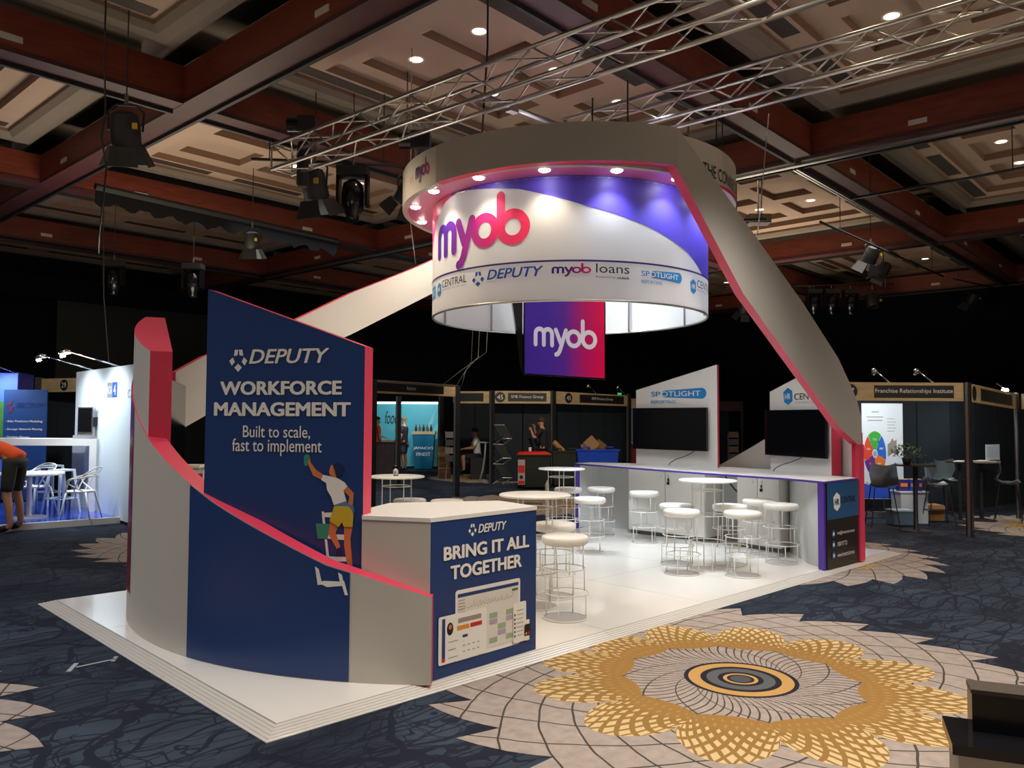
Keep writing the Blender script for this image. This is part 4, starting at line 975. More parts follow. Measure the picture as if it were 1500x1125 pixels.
spot_light('arm_light_beam', at(1473, 14.2, 2.25), at(1440, 15.5, .8), 60, (.7, .92, 1), 130, .8, .05)
ban = empty('pull_up_banner', (0, 0, 0)); tag(ban, 'white pull up banner printed with a colourful puzzle wheel', 'banner')
ba, bb_ = xy(1262, 14.5), xy(1322, 14.5); panw = mat('banner_white', (.74, .80, .85, 1), .6)
e = Vector((bb_[0] - ba[0], bb_[1] - ba[1])); BW = e.length; e /= BW; nn = Vector((-e.y, e.x)) * .01
q = M(); q.prism([ba, bb_, (bb_[0] + nn.x, bb_[1] + nn.y), (ba[0] + nn.x, ba[1] + nn.y)], .35, 2.06); q.build('sheet', panw, ban)
q = M(); q.prism([ba, bb_, (bb_[0] + nn.x * 8, bb_[1] + nn.y * 8), (ba[0] + nn.x * 8, ba[1] + nn.y * 8)], .02, .12); q.build('foot', alu, ban)
mb = plane_map(ba, bb_, .004)
decals('blue_footer', [rect(0, .36, BW, .62)], mb, mat('banner_blue', rgb(40, 80, 190), .5), ban)
wc = (BW * .31, 1.16); wr = .20; wry = .40
for i, (c_, a) in enumerate((((60, 170, 60), 56), ((40, 100, 200), -16), ((226, 120, 40), -88), ((110, 40, 140), -160), ((220, 70, 45), 128))):
    a0_, a1_ = a, a + 70
    poly = [(wc[0] + .05 * math.cos(rad(t)), wc[1] + .08 * math.sin(rad(t))) for t in (a1_, (a0_ + a1_) / 2, a0_)] + [(wc[0] + wr * math.cos(rad(a0_ + (a1_ - a0_) * j / 8)), wc[1] + wry * math.sin(rad(a0_ + (a1_ - a0_) * j / 8))) for j in range(9)]
    cm = mat('wheel_%d' % i, rgb(*c_), .5); decals('wheel_piece', [poly], mb, cm, ban, 1.5)
    am = rad((a0_ + a1_) / 2); decals('wheel_knob', [ell(wc[0] + wr * .62 * math.cos(rad(a1_)), wc[1] + wry * .62 * math.sin(rad(a1_)), .022, .035, 12)], mb, cm, ban, 2)
    decals('wheel_text', [rect(wc[0] + .12 * math.cos(am) - .035, wc[1] + .24 * math.sin(am) + .02 * j, wc[0] + .12 * math.cos(am) + .035, wc[1] + .24 * math.sin(am) + .008 + .02 * j) for j in range(2)], mb, cream, ban, 2.5)
decals('wheel_hub', [ell(wc[0], wc[1], .035, .055)], mb, mat('hub_grey', rgb(150, 165, 180), .5), ban, 2.6)
decals('heading_lines', [rect(BW * .24, 1.90, BW * .42, 1.915), rect(BW * .12, 1.81, BW * .52, 1.822), rect(BW * .14, 1.75, BW * .5, 1.762)] + [rect(BW * .62, 1.78 - .055 * i, BW * (.80 + .03 * (i % 2)), 1.788 - .055 * i) for i in range(5)], mb, pg, ban, 1.5)
decals('skyline_print', [[(BW * .62, 1.12), (BW * .84, 1.20), (BW * .84, 1.42), (BW * .78, 1.38), (BW * .74, 1.44), (BW * .68, 1.36), (BW * .62, 1.33)]], mb, pg, ban, 1.5)
# its furniture
def wire_chair(x, y, rz, label, m, seat_z=.66, group='transparent shell chairs in the franchise booth'):
    r = empty('shell_chair', (x, y, 0), rz, label, 'chair', group); q = M(); vs = []; W_, D_ = .22, .2
    prof = [(-.20, .02), (-.10, -.02), (.05, -.02), (.15, .03), (.19, .16), (.21, .36)]
    for d, z in prof:
        for k in range(7):
            t = k / 6 * 2 - 1; vs.append((t * W_ * (1 - .12 * (z > .3)), d + (.05 * t * t if z < .1 else -.09 * t * t), seat_z + z + (.05 * t * t)))
    q.add(vs, [(i * 7 + j, i * 7 + j + 1, (i + 1) * 7 + j + 1, (i + 1) * 7 + j) for i in range(5) for j in range(6)]); q.build('shell', m, r, smooth=True)
    for sx in (-1, 1):
        for sy in (-1, 1):
            q = M(); q.tube([(sx * .14, sy * .12, seat_z - .01), (sx * .22, sy * .21, .0)], .009, 6); q.build('leg', blackm, r)
    q = M(); q.tube([(-.19, -.17, .25), (.19, -.17, .25), (.19, .17, .25), (-.19, .17, .25)], .007, 6, closed=True); q.build('footrest', blackm, r)
    return r
smoke = mat('smoke_shell', (.10, .12, .13, 1), .2, alpha=1); shell_w = mat('grey_shell', (.20, .23, .25, 1), .3)
for i, p_ in enumerate((1305, 1371)):
    t_ = (p_ - 1226) / 196.0; x_, y_ = pl[0] + (c0[0] - pl[0]) * t_, pl[1] + (c0[1] - pl[1]) * t_
    arm_light((x_, y_, 2.335), (.30, .32), ('left', 'right')[i] + ' small lamp on top of the franchise relationships fascia')
    spot_light('arm_light_beam', (x_ + .4, y_ + .42, 2.5), (x_ + 1.9, y_ + 1.95, 1.0), 75, (.88, .95, 1), 110, .8, .05)
wire_chair(*xy(1290, 13.4), 2.2, 'grey shell bar chair in front of the puzzle wheel banner', shell_w)
wire_chair(*xy(1372, 13.6), .6, 'dark shell bar chair right of the small tree table', smoke)
wire_chair(*xy(1388, 14.6), -.6, 'smoky shell chair against the booth wall left of the corner post', smoke)
wire_chair(*xy(1474, 14.2), .2, 'dark shell chair right of the booth corner post', smoke)
pt = empty('poseur_table', (*xy(1339, 12.9), 0)); tag(pt, 'black poseur table with a leafy plant on it in the franchise booth', 'table')
q = M(); q.lathe([(.001, 0), (.30, 0), (.30, .025), (.001, .025)], 32, (0, 0, 1.03)); q.build('table_top', mat('table_black', (.03, .028, .026, 1), .3), pt)
q = M(); q.lathe([(.24, 0), (.24, .012), (.05, .03), (.035, .05), (.035, 1.03), (.001, 1.03)], 24); q.build('pedestal', blackm, pt, smooth=True, auto=40)
pt2 = empty('poseur_table', (*xy(1435, 14.3), 0)); tag(pt2, 'black poseur table behind the booth corner post holding papers', 'table')
q = M(); q.lathe([(.001, 0), (.30, 0), (.30, .025), (.001, .025)], 32, (0, 0, 1.02)); q.build('table_top', mat('table_grey', (.30, .27, .26, 1), .4), pt2)
q = M(); q.lathe([(.24, 0), (.24, .012), (.035, .05), (.035, 1.02), (.001, 1.02)], 24); q.build('pedestal', blackm, pt2)
px_, py_ = xy(1407, 13.9)
q = M()
for k in range(3): q.box(px_ - .1 + .08 * k, px_ + .02 + .08 * k, py_ - .06 - .04 * k, py_ + .05 - .04 * k, 1.045, 1.06 + .012 * k)
plant = empty('potted_plant', (*xy(1327, 12.85), 1.055)); tag(plant, 'bushy green plant in a dark pot on the black poseur table', 'plant')
q = M(); q.lathe([(.05, 0), (.075, .11), (.068, .11), (.001, .09)], 16); q.build('pot', blackm, plant, smooth=True)
leafm = mat('leaf_green', rgb(52, 84, 34), .5, noise=.4, nscale=20); q = M()
for i in range(320):
    a = random.random() * 2 * PI; b_ = random.random() * PI * .62; rr = .13 + .09 * random.random()
    c_ = Vector((rr * math.cos(a) * math.sin(b_) * 1.25, rr * math.sin(a) * math.sin(b_) * 1.25, .17 + rr * .9 * math.cos(b_) * .8))
    t = Vector((random.uniform(-1, 1), random.uniform(-1, 1), random.uniform(-.6, .9))).normalized() * .035; w = t.cross(Vector((0, 0, 1))).normalized() * .012
    q.add([c_ - t, c_ + w, c_ + t, c_ - w], [(0, 1, 2, 3)])
tag(q.build('foliage', leafm, plant, fix=False), kind='stuff')
def simple_box(name, label, cat, px, d, w, dp, z0, z1, m, rz=None, group=None):
    r = empty(name, (*xy(px, d), 0), (psi - PI / 2) if rz is None else rz, label, cat, group); q = M(); q.box(-w / 2, w / 2, -dp / 2, dp / 2, z0, z1); q.build('body', m, r)
    return r
kb = simple_box('side_cabinet', 'small white cabinet under the puzzle wheel banner display', 'cabinet', 1330, 14.0, .46, .35, 0, .52, mat('cab_white', (.5, .53, .56, 1), .5))
q = M(); q.box(-.25, .25, -.19, .19, .52, .545); q.build('lid', mat('cab_lid', (.6, .62, .64, 1), .5), kb)
pub = mat('purple_carton', rgb(50, 36, 110), .5); blb = mat('blue_carton', rgb(40, 70, 170), .5); orb = mat('orange_print', rgb(220, 130, 70), .5)
for i, (p_, w, m_, lab) in enumerate(((1320, .17, pub, 'wider purple carton on the small white cabinet'), (1333, .10, blb, 'blue carton in the middle of the small white cabinet'), (1344, .06, pub, 'narrow purple carton at the right of the small white cabinet'))):
    r = simple_box('carton', lab, 'carton', p_, 13.95, w, .12, .545, .74, m_, group='cartons on the small white cabinet'); q = M(); q.box(-w * .35, w * .35, -.065, -.06, .62, .68); q.build('label_print', orb, r)
    q = M(); q.box(-w * .48, w * .48, -.058, .058, .74, .75); q.build('lid', mat('carton_lid', rgb(190, 160, 130), .6), r)
r = simple_box('storage_tub', 'pale blue plastic tub on the carpet left of the small white cabinet', 'tub', 1316, 13.6, .34, .28, .02, .24, mat('tub_blue', (.10, .16, .22, 1), .3)); q = M(); q.box(-.18, .18, -.15, .15, .24, .265); q.build('lid', mat('tub_lid', (.35, .42, .48, 1), .4), r)
card = mat('cardboard', rgb(150, 112, 70), .8, noise=.1); card2 = mat('cardboard_dark', rgb(110, 78, 46), .8)
r = simple_box('cardboard_box', 'open cardboard box on the booth floor behind the black chair', 'box', 1359, 14.3, .36, .3, .01, .28, card); q = M(); q.add([(-.18, -.15, .28), (.18, -.15, .28), (.17, -.27, .21), (-.17, -.27, .21)], [(0, 1, 2, 3)]); q.build('flap', card2, r)
r = empty('notice_sheet', (0, 0, 0)); tag(r, 'white printed notice sheet on the dark panel right of the corner post', 'notice'); q = M(); a, b = xy(1443, 15.55), xy(1463, 15.8); q.prism([a, b, (b[0], b[1] + .01), (a[0], a[1] + .01)], 1.0, 1.30); q.build('sheet', panw, r)
mp_ = plane_map(a, b, .006); decals('text_lines', [rect(.03, 1.06 + .035 * i, .24, 1.066 + .035 * i) for i in range(6)], mp_, pg, r)
for i, (p_, d_, lab) in enumerate(((1404, 14.05, 'crumpled white papers on the ledge left of the corner post'), (1437, 14.2, 'flat white papers on the poseur table behind the corner post'))):
    x, y = xy(p_, d_); q = M()
    for k in range(3): q.box(x - .12 + .03 * k, x + .10 + .03 * k, y - .08, y + .07, 1.046 + .006 * k, 1.05 + .006 * k)
    tag(q.build('paper_stack', cream), lab, 'papers')
ld = empty('poseur_table', (*xy(1404, 14.1), 0)); tag(ld, 'dark high table left of the corner post under crumpled papers', 'table')
q = M(); q.lathe([(.001, 0), (.22, 0), (.22, .02), (.001, .02)], 24, (0, 0, 1.025)); q.build('table_top', MATS['table_black'], ld); q = M(); q.lathe([(.2, 0), (.2, .012), (.03, .04), (.03, 1.025), (.001, 1.025)], 16); q.build('pedestal', blackm, ld)

# middle row
b2 = empty('booth_frame', (0, 0, 0)); tag(b2, 'open black framed booth with a plywood fascia reading Redcat', 'booth')
r0, r1 = xy(546, 15.8), xy(669.5, 18.3)
fascia(b2, r0, r1, 2.245, 2.50, 'Redcat', (.02, .82)); post(b2, r0, 2.5, .06); post(b2, r1, 2.5, .055); post(b2, xy(584, 20.2), 2.3, .05); post(b2, xy(646, 24.3), 2.45, .06)
q = M(); q.tube([(*r0, 2.49), (*r1, 2.49)], .02, 6); q.build('top_rail', posta, b2)
b3 = empty('food_booth', (0, 0, 0)); tag(b3, 'brightly lit cyan backdrop booth with script logo seen through the Redcat frame', 'booth')
cy = mat('cyan_backdrop', rgb(84, 186, 205), .5, noise=.15, nscale=1.2)
f0, f1 = xy(552, 28.6), xy(646, 28.6); panels(b3, f0, f1, .05, 2.28, 1, cy)
mf = plane_map(f0, f1, .01); q = M(); q.box(0, 1, 0, 1, 0, 1); 
text('fooda', (.30, 1.55, .86, 2.0), mf, pbk, b3, shear=.3, k=2); text('think b', (.15, .80, .72, .95), mf, wtxt, b3, k=2)
decals('light_strip', [rect(.02, 2.26, 2.26, 2.33)], mf, mat('strip_glow', (.8, .95, 1, 1), .5, emit=2.2), b3, 1)
decals('splash_print', [[(1.35, .5), (2.1, 2.1), (2.0, 1.6)], [(1.5, .6), (2.24, 1.7), (2.2, 1.3)], [(1.2, .6), (1.5, 1.5), (1.42, .9)]], mf, mat('pale_cyan', rgb(130, 205, 215), .5), b3, 1)
spot_light('backdrop_fill_spot', at(600, 26.5, 2.7), at(600, 28.6, 1.2), 150, (.8, .95, 1), 110, .7, .2)  # added spot without a fitting, brightens the cyan backdrop
pod = empty('podium', (*xy(622, 28.0), 0), psi - PI / 2); tag(pod, "teal tapered podium lettered JAMAICA'S FINEST with cream top", 'podium')
tl_ = mat('teal_podium', rgb(22, 104, 140), .4); q = M(); q.prism([(-.31, -.2), (.31, -.2), (.31, .2), (-.31, .2)], .02, 1.18); 
q = M(); q.add([(-.30, -.2, .02), (.30, -.2, .02), (.30, .2, .02), (-.30, .2, .02), (-.38, -.24, 1.2), (.38, -.24, 1.2), (.38, .24, 1.2), (-.38, .24, 1.2)], [(0, 3, 2, 1), (4, 5, 6, 7), (0, 1, 5, 4), (1, 2, 6, 5), (2, 3, 7, 6), (3, 0, 4, 7)]); q.build('body', tl_, pod)
q = M(); q.box(-.40, .40, -.26, .26, 1.2, 1.30); q.build('podium_top', pine, pod)
mp_ = lambda u, v, k=1: Vector((u, -.222 - .034 * (v - .6) - .004 * k, v))
text("JAMAICA'S", (-.34, .66, .34, .78), mp_, wtxt, pod, bold=.02, k=2); text('FINEST', (-.24, .46, .24, .58), mp_, wtxt, pod, bold=.02, k=2)
for i in range(5):
    r = empty('bottle', (*xy(610 + 5.5 * i, 28.0), 1.30)); tag(r, ('leftmost', 'second', 'middle', 'fourth', 'rightmost')[i] + ' of five small dark bottles on the teal podium', 'bottle', 'bottles in the row on the teal podium'); q = M(); q.lathe([(.04, 0), (.045, .13), (.018, .18), (.018, .24), (.001, .24)], 10); q.build('glass_body', mat('bottle_%d' % (i % 2), (rgb(50, 40, 36), rgb(96, 80, 76))[i % 2], .3), r)
cn = simple_box('display_counter', 'dark photo printed counter behind the Redcat frame', 'counter', 567, 25.6, .56, .4, 0, .96, mat('photo_print', rgb(72, 58, 66), .5, noise=.7, nscale=5)); q = M(); q.box(-.30, .30, -.22, .22, .96, 1.0); q.build('counter_top', blackm, cn)
r = simple_box('cardboard_box', 'flat cardboard tray lying on the photo printed counter', 'box', 570, 25.6, .38, .28, 1.0, 1.05, pine)

# people: one continuous skinned body each
def skin_mesh(name, joints, edges, m, parent, sub=1):
    me = bpy.data.meshes.new(name); me.from_pydata([j[:3] for j in joints], edges, []); o = bpy.data.objects.new(name, me); C.objects.link(o)
    mod = o.modifiers.new('s', 'SKIN'); mod.use_smooth_shade = True
    for i, j in enumerate(joints):
        sv = me.skin_vertices[0].data[i]; rr = j[3]; sv.radius = rr if isinstance(rr, tuple) else (rr, rr)
    me.skin_vertices[0].data[0].use_root = True
    sb_ = o.modifiers.new('u', 'SUBSURF'); sb_.levels = sub; sb_.render_levels = sub
    bpy.context.view_layer.update(); dg = bpy.context.evaluated_depsgraph_get(); me2 = bpy.data.meshes.new_from_object(o.evaluated_get(dg)); me2.name = name
    bpy.data.objects.remove(o); me2.materials.clear(); me2.materials.append(m); me2.polygons.foreach_set('use_smooth', [True] * len(me2.polygons))
    o = bpy.data.objects.new(name, me2); C.objects.link(o)
    if parent: o.parent = parent
    return o
skinm = mat('skin', rgb(196, 140, 112), .5)
def hand(J, E, wi, pos, d, s=1):       # palm plus five bent fingers rooted inside it
    d = Vector(d).normalized(); side = d.cross(Vector((0, 0, 1)));
    if side.length < .1: side = Vector((1, 0, 0))
    side.normalize(); nrm = d.cross(side); J.append((*(Vector(pos) + d * .05), (.024, .016))); pi_ = len(J) - 1; E.append((wi, pi_))
    J.append((*(Vector(pos) + d * .085), (.032, .013))); p2 = len(J) - 1; E.append((pi_, p2))
    for k, (off, L) in enumerate(((-.030, .060), (-.010, .072), (.010, .068), (.030, .054))):
        b_ = Vector(pos) + d * .10 + side * off; J.append((*b_, .0095)); E.append((p2, len(J) - 1))
        J.append((*(b_ + d * L * .5 + nrm * .008), .0085)); E.append((len(J) - 2, len(J) - 1)); J.append((*(b_ + d * L + nrm * .025), .007)); E.append((len(J) - 2, len(J) - 1))
    b_ = Vector(pos) + d * .05 - side * .035; J.append((*b_, .010)); E.append((pi_, len(J) - 1)); J.append((*(b_ + d * .035 - side * .02), .009)); E.append((len(J) - 2, len(J) - 1))
PS = 1.0
def person(name_label, loc, rz, P, cloth, hair=(60, 40, 28), group=None):
    """P: joint name -> local position; limbs taper; clothing meshes follow the same joints"""
    r = empty('person', loc, rz, name_label, 'person'); J = []; E = []; idx = {}
    def j(n, rr, par=None):
        ps = .92 if n in ('pelvis', 'hipl', 'hipr') else PS; rr = tuple(c * ps for c in rr) if isinstance(rr, tuple) else rr * ps
        J.append((*P[n], rr)); idx[n] = len(J) - 1
        if par: E.append((idx[par], idx[n]))
    j('pelvis', (.135, .105)); j('waist', (.125, .095), 'pelvis'); j('chest', (.15, .11), 'waist'); j('collar', (.10, .075), 'chest'); j('neck', .052, 'collar'); j('skull', (.068, .078), 'neck'); j('crown', (.078, .09), 'skull')
    for s in 'lr':
        j('sh' + s, .058, 'collar'); j('el' + s, .042, 'sh' + s); j('wr' + s, .028, 'el' + s)
        hand(J, E, idx['wr' + s], P['wr' + s], Vector(P['wr' + s]) - Vector(P['el' + s]))
        j('hip' + s, .095, 'pelvis'); j('kn' + s, .060, 'hip' + s); j('ca' + s, .056, 'kn' + s); j('an' + s, .038, 'ca' + s); j('toe' + s, .040, 'an' + s)
    skin_mesh('body', J, E, skinm, r)
    def sub(name, chain_edges, rad_, m):
        JJ = []; EE = []; ii = {}
        for a, b in chain_edges:
            for n in (a, b):
                if n not in ii:
                    p = P[n] if isinstance(n, str) else tuple(Vector(P[n[0]]).lerp(Vector(P[n[1]]), n[2])); ii[n] = len(JJ); rr = rad_.get(n, .07); ps = PS if name == 'shirt' else 1.0; rr = tuple(c * ps for c in rr) if isinstance(rr, tuple) else rr * ps; JJ.append((*p, rr))
            EE.append((ii[a], ii[b]))
        skin_mesh(name, JJ, EE, m, r)
    sl, sr = ('shl', 'ell', .75), ('shr', 'elr', .75)
    lowp = ('waist', 'pelvis', 1.45)
    sub('shirt', [(lowp, 'pelvis'), ('pelvis', 'waist'), ('waist', 'chest'), ('chest', 'collar'), ('collar', 'shl'), ('shl', sl), ('collar', 'shr'), ('shr', sr)],
        {lowp: (.165, .14), 'pelvis': (.165, .14), 'waist': (.150, .12), 'chest': (.175, .135), 'collar': (.115, .09), 'shl': .075, 'shr': .075, sl: .062, sr: .062}, cloth[0])
    kl, kr = (('hipl', 'knl', cloth[2]), ('hipr', 'knr', cloth[2])); 
    sub('shorts' if cloth[2] < 1.05 else 'trousers', [('pelvis', 'hipl'), ('hipl', kl), ('pelvis', 'hipr'), ('hipr', kr)], {'pelvis': (.152, .125), 'hipl': .115, 'hipr': .115, kl: .088, kr: .088}, cloth[1])
    for s in 'lr': sub('shoe', [('an' + s, 'toe' + s)], {'an' + s: .052, 'toe' + s: .050}, cloth[3])
    c_ = Vector(P['crown']); f = Vector(P['face']) - c_; f.normalize(); up = (c_ - Vector(P['neck'])).normalized(); sd = f.cross(up).normalized()
    q = M(); hm = mat('hair_%d' % hair[0], rgb(*hair), .8); vs = []; n = 14
    for i in range(6):
        t = rad(-8 + 98 * i / 5)
        for k in range(n):
            a = 2 * PI * k / n; v = c_ + up * .01 + sd * (.094 * math.cos(t) * math.cos(a)) - f * (.104 * math.cos(t) * math.sin(a) + .014) + up * (.098 * math.sin(t)); vs.append(v)
    q.add(vs, [(i * n + k, i * n + (k + 1) % n, (i + 1) * n + (k + 1) % n, (i + 1) * n + k) for i in range(5) for k in range(n)]); q.build('hair', hm, r, smooth=True)
    sk = Vector(P['skull']); em = mat('eye_dark', (.02, .02, .02, 1), .3); lipm = mat('lip', rgb(150, 80, 74), .5)
    mid = sk.lerp(c_, .55)
    for s in (-1, 1):
        q = M(); ce = mid + f * .083 + sd * .030 * s; q.lathe([(.001, -.008), (.008, -.004), (.010, 0), (.008, .004), (.001, .008)], 8, ce); q.build('eye', em, r)
        q = M(); ce = mid + sd * .080 * s - up * .01; q.tube([ce + up * .025, ce + sd * .012 * s - f * .01, ce - up * .025], [.008, .012, .008], 6); q.build('ear', skinm, r, smooth=True)
    q = M(); q.tube([mid + f * .08, mid + f * .105 - up * .030, mid + f * .082 - up * .040], [.008, .013, .008], 6); q.build('nose', skinm, r, smooth=True)
    q = M(); q.tube([mid + f * .080 - up * .062 + sd * .02, mid + f * .088 - up * .062, mid + f * .080 - up * .062 - sd * .02], .006, 5); q.build('mouth', lipm, r, smooth=True)
    return r
def stand_pose(lean=0, al=None, ar=None, hd=(0, .12, 0)):
    P = {'pelvis': (0, 0, .95), 'waist': (0, lean * .2, 1.10), 'chest': (0, lean * .5, 1.28), 'collar': (0, lean * .8, 1.44), 'neck': (0, lean * .9 + .01, 1.52), 'skull': (0, lean + .03, 1.60), 'crown': (0, lean + .02, 1.70),
         'shl': (.19, lean * .8, 1.42), 'shr': (-.19, lean * .8, 1.42), 'ell': (.25, lean * .8, 1.14), 'elr': (-.25, lean * .8, 1.14), 'wrl': (.24, lean * .8 + .08, .90), 'wrr': (-.24, lean * .8 + .08, .90),
         'hipl': (.09, 0, .88), 'hipr': (-.09, 0, .88), 'knl': (.11, .02, .48), 'knr': (-.11, .02, .48), 'cal': (.115, -.015, .34), 'car': (-.115, -.015, .34), 'anl': (.12, -.02, .08), 'anr': (-.12, -.02, .08), 'toel': (.14, .13, .045), 'toer': (-.14, .13, .045)}
    if al: P['ell'], P['wrl'] = al
    if ar: P['elr'], P['wrr'] = ar
    P['face'] = tuple(Vector(P['crown']) + Vector(hd)); return P
navy = mat('cloth_navy', rgb(40, 34, 48), .8); greyc = mat('cloth_grey_blue', rgb(78, 88, 108), .8); orangec = mat('cloth_orange', rgb(236, 84, 20), .8); khaki = mat('cloth_olive', rgb(52, 52, 42), .85)
whitec = mat('cloth_white', rgb(225, 230, 235), .8); blkc = mat('cloth_black', (.012, .012, .016, 1), .85); shoe = mat('shoe_dark', (.015, .014, .013, 1), .7)
face_left = psi + PI / 2      # facing toward picture left from here: local +y -> left-ish
p = person('man in a dark shirt and grey shorts standing before the cyan backdrop', (*xy(593, 27.2), 0), psi - PI / 2 + rad(75), stand_pose(0, ((.25, .16, 1.20), (.16, .36, 1.30)), None), (navy, greyc, .92, shoe), (120, 76, 48))
p = person('person in orange half hidden behind the left post of the Redcat frame', (*xy(553, 26.6), 0), psi - PI / 2 - rad(60), stand_pose(0, None, ((-.25, .12, 1.18), (-.12, .34, 1.12))), (orangec, khaki, 1.5, shoe), (40, 28, 24))
p = person('person in dark clothes holding up a phone behind the red lidded bin', (*xy(797, 21.9), 0), psi - PI / 2 + rad(70), stand_pose(.05, ((.22, .28, 1.24), (.10, .30, 1.48)), ((-.24, .20, 1.22), (-.10, .32, 1.42))), (blkc, blkc, 1.6, shoe), (66, 46, 36))
# seated man in a cap
Q = stand_pose(.06); 
for k in Q: Q[k] = (Q[k][0], Q[k][1], Q[k][2] - .45)
Q.update({'hipl': (.09, .04, .47), 'hipr': (-.09, .04, .47), 'knl': (.13, .44, .49), 'knr': (-.13, .44, .49), 'cal': (.13, .43, .33), 'car': (-.13, .43, .33), 'anl': (.13, .42, .08), 'anr': (-.13, .42, .08), 'toel': (.14, .56, .045), 'toer': (-.14, .56, .045), 'ell': (.25, .16, .74), 'elr': (-.25, .16, .74), 'wrl': (.14, .36, .72), 'wrr': (-.14, .36, .72)})
pm = person('seated man in a white shirt and dark cap with bowed head', (*xy(700, 24.6), .12), psi - PI / 2 + rad(100), Q, (whitec, navy, 1.0, shoe), (30, 30, 50))
capm = mat('cap_navy', rgb(24, 26, 52), .7); q = M(); c_ = Vector(Q['crown']); q.lathe([(.105, 0), (.100, .05), (.06, .09), (.001, .10)], 16, (c_.x, c_.y, c_.z + .03)); q.box(c_.x - .06, c_.x + .06, c_.y + .08, c_.y + .19, c_.z + .03, c_.z + .042); q.build('cap', capm, pm, smooth=True, auto=40)
r = simple_box('folding_chair', 'dark chair the capped man sits on', 'chair', 702, 24.65, .42, .40, .50, .54, blackm)
for sx in (-1, 1):
    for sy in (-1, 1): q = M(); q.box(sx * .19 - .012, sx * .19 + .012, sy * .17 - .012, sy * .17 + .012, 0, .50); q.build('leg', blackm, r)
r = simple_box('suitcase', 'black suitcase bag standing before the capped man', 'bag', 701, 23.4, .42, .26, 0, .62, blackm); q = M(); q.tube([(-.08, 0, .62), (-.08, 0, .70), (.08, 0, .70), (.08, 0, .62)], .012, 6); q.build('handle', blackm, r)
# bending man in orange at the left booth
B = {'pelvis': (0, 0, .94), 'waist': (0, .14, 1.03), 'chest': (0, .34, 1.08), 'collar': (0, .52, 1.02), 'neck': (0, .61, .97), 'skull': (0, .70, .92), 'crown': (0, .79, .89), 'shl': (.19, .50, 1.0), 'shr': (-.19, .50, 1.0),
     'ell': (.24, .56, .72), 'elr': (-.24, .56, .72), 'wrl': (.18, .66, .48), 'wrr': (-.18, .66, .48), 'hipl': (.10, 0, .88), 'hipr': (-.10, 0, .88), 'knl': (.13, .06, .48), 'knr': (-.13, .02, .48), 'cal': (.135, .02, .34), 'car': (-.135, -.02, .34), 'anl': (.14, .0, .09), 'anr': (-.14, -.05, .09), 'toel': (.16, .16, .05), 'toer': (-.16, .11, .05)}
B['face'] = (0, .82, .77)
for k in B: B[k] = tuple(c * 1.2 for c in B[k])
PS = 1.1
bm_ = person('man in an orange shirt and olive shorts bending over at the left edge', (*xy(26, 12.2), 0), psi - PI / 2 + rad(88), B, (orangec, khaki, .98, shoe), (40, 34, 30))

# finance booths
b4 = empty('booth_frame', (0, 0, 0)); tag(b4, 'dark panelled booth with two number 45 fascias behind the wheelie bins', 'booth')
g0, g1, g2 = xy(721, 22.0), xy(810.5, 22.0), xy(921, 24.0)
fascia(b4, xy(664, 22.2), g0, 2.17, 2.50, None, (.1, .78)); fascia(b4, g0, g1, 2.17, 2.51, 'SME Finance Group', (.26, .89), (.13, '45')); fascia(b4, g1, g2, 2.17, 2.51, 'SME Finance Group', (.33, .93), (.19, '45'), zr=(2.14, 2.46))
for g in (g0, g1, g2): post(b4, g, 2.52, .055)
panels(b4, xy(724, 22.6), xy(808, 22.6), 0, 2.3, 2); panels(b4, xy(813, 22.5), xy(918, 24.4), .5, 2.25, 3); panels(b4, xy(668, 25.5), xy(724, 25.5), 0, 2.3, 2)
b5 = empty('booth_frame', (0, 0, 0)); tag(b5, 'distant booth with brown fascia seen between the two sign panels', 'booth')
h0, h1 = xy(1040, 27), xy(1088, 27); fascia(b5, h0, h1, 2.05, 2.37, None, None, m=redwood2); post(b5, h1, 2.37, .05); panels(b5, xy(1040, 28.5), xy(1068, 28.5), 0, 2.1, 1, mat('panel_teal', rgb(28, 52, 58), .8)); panels(b5, xy(922, 27), xy(936, 27), 0, 2.1, 1)
fascia(b5, xy(922, 26.6), xy(940, 26.6), 2.1, 2.44, None)
rb = simple_box('pull_up_banner', 'narrow red and pale blue pull up banner beside the spotlight sign panel', 'banner', 928, 24.6, .30, .02, .05, 1.1, mat('banner_red', rgb(150, 24, 34), .6)); q = M(); q.box(-.15, .15, -.012, .012, 1.1, 2.05); q.build('upper_sheet', mat('banner_pale', rgb(150, 170, 215), .6), rb)
q = M(); q.add([(-.15, -.014, 1.1), (0, -.014, .98), (.15, -.014, 1.1), (.15, -.014, 1.16), (0, -.014, 1.04), (-.15, -.014, 1.16)], [(0, 1, 4, 5), (1, 2, 3, 4)]); q.build('chevron_print', cream, rb)

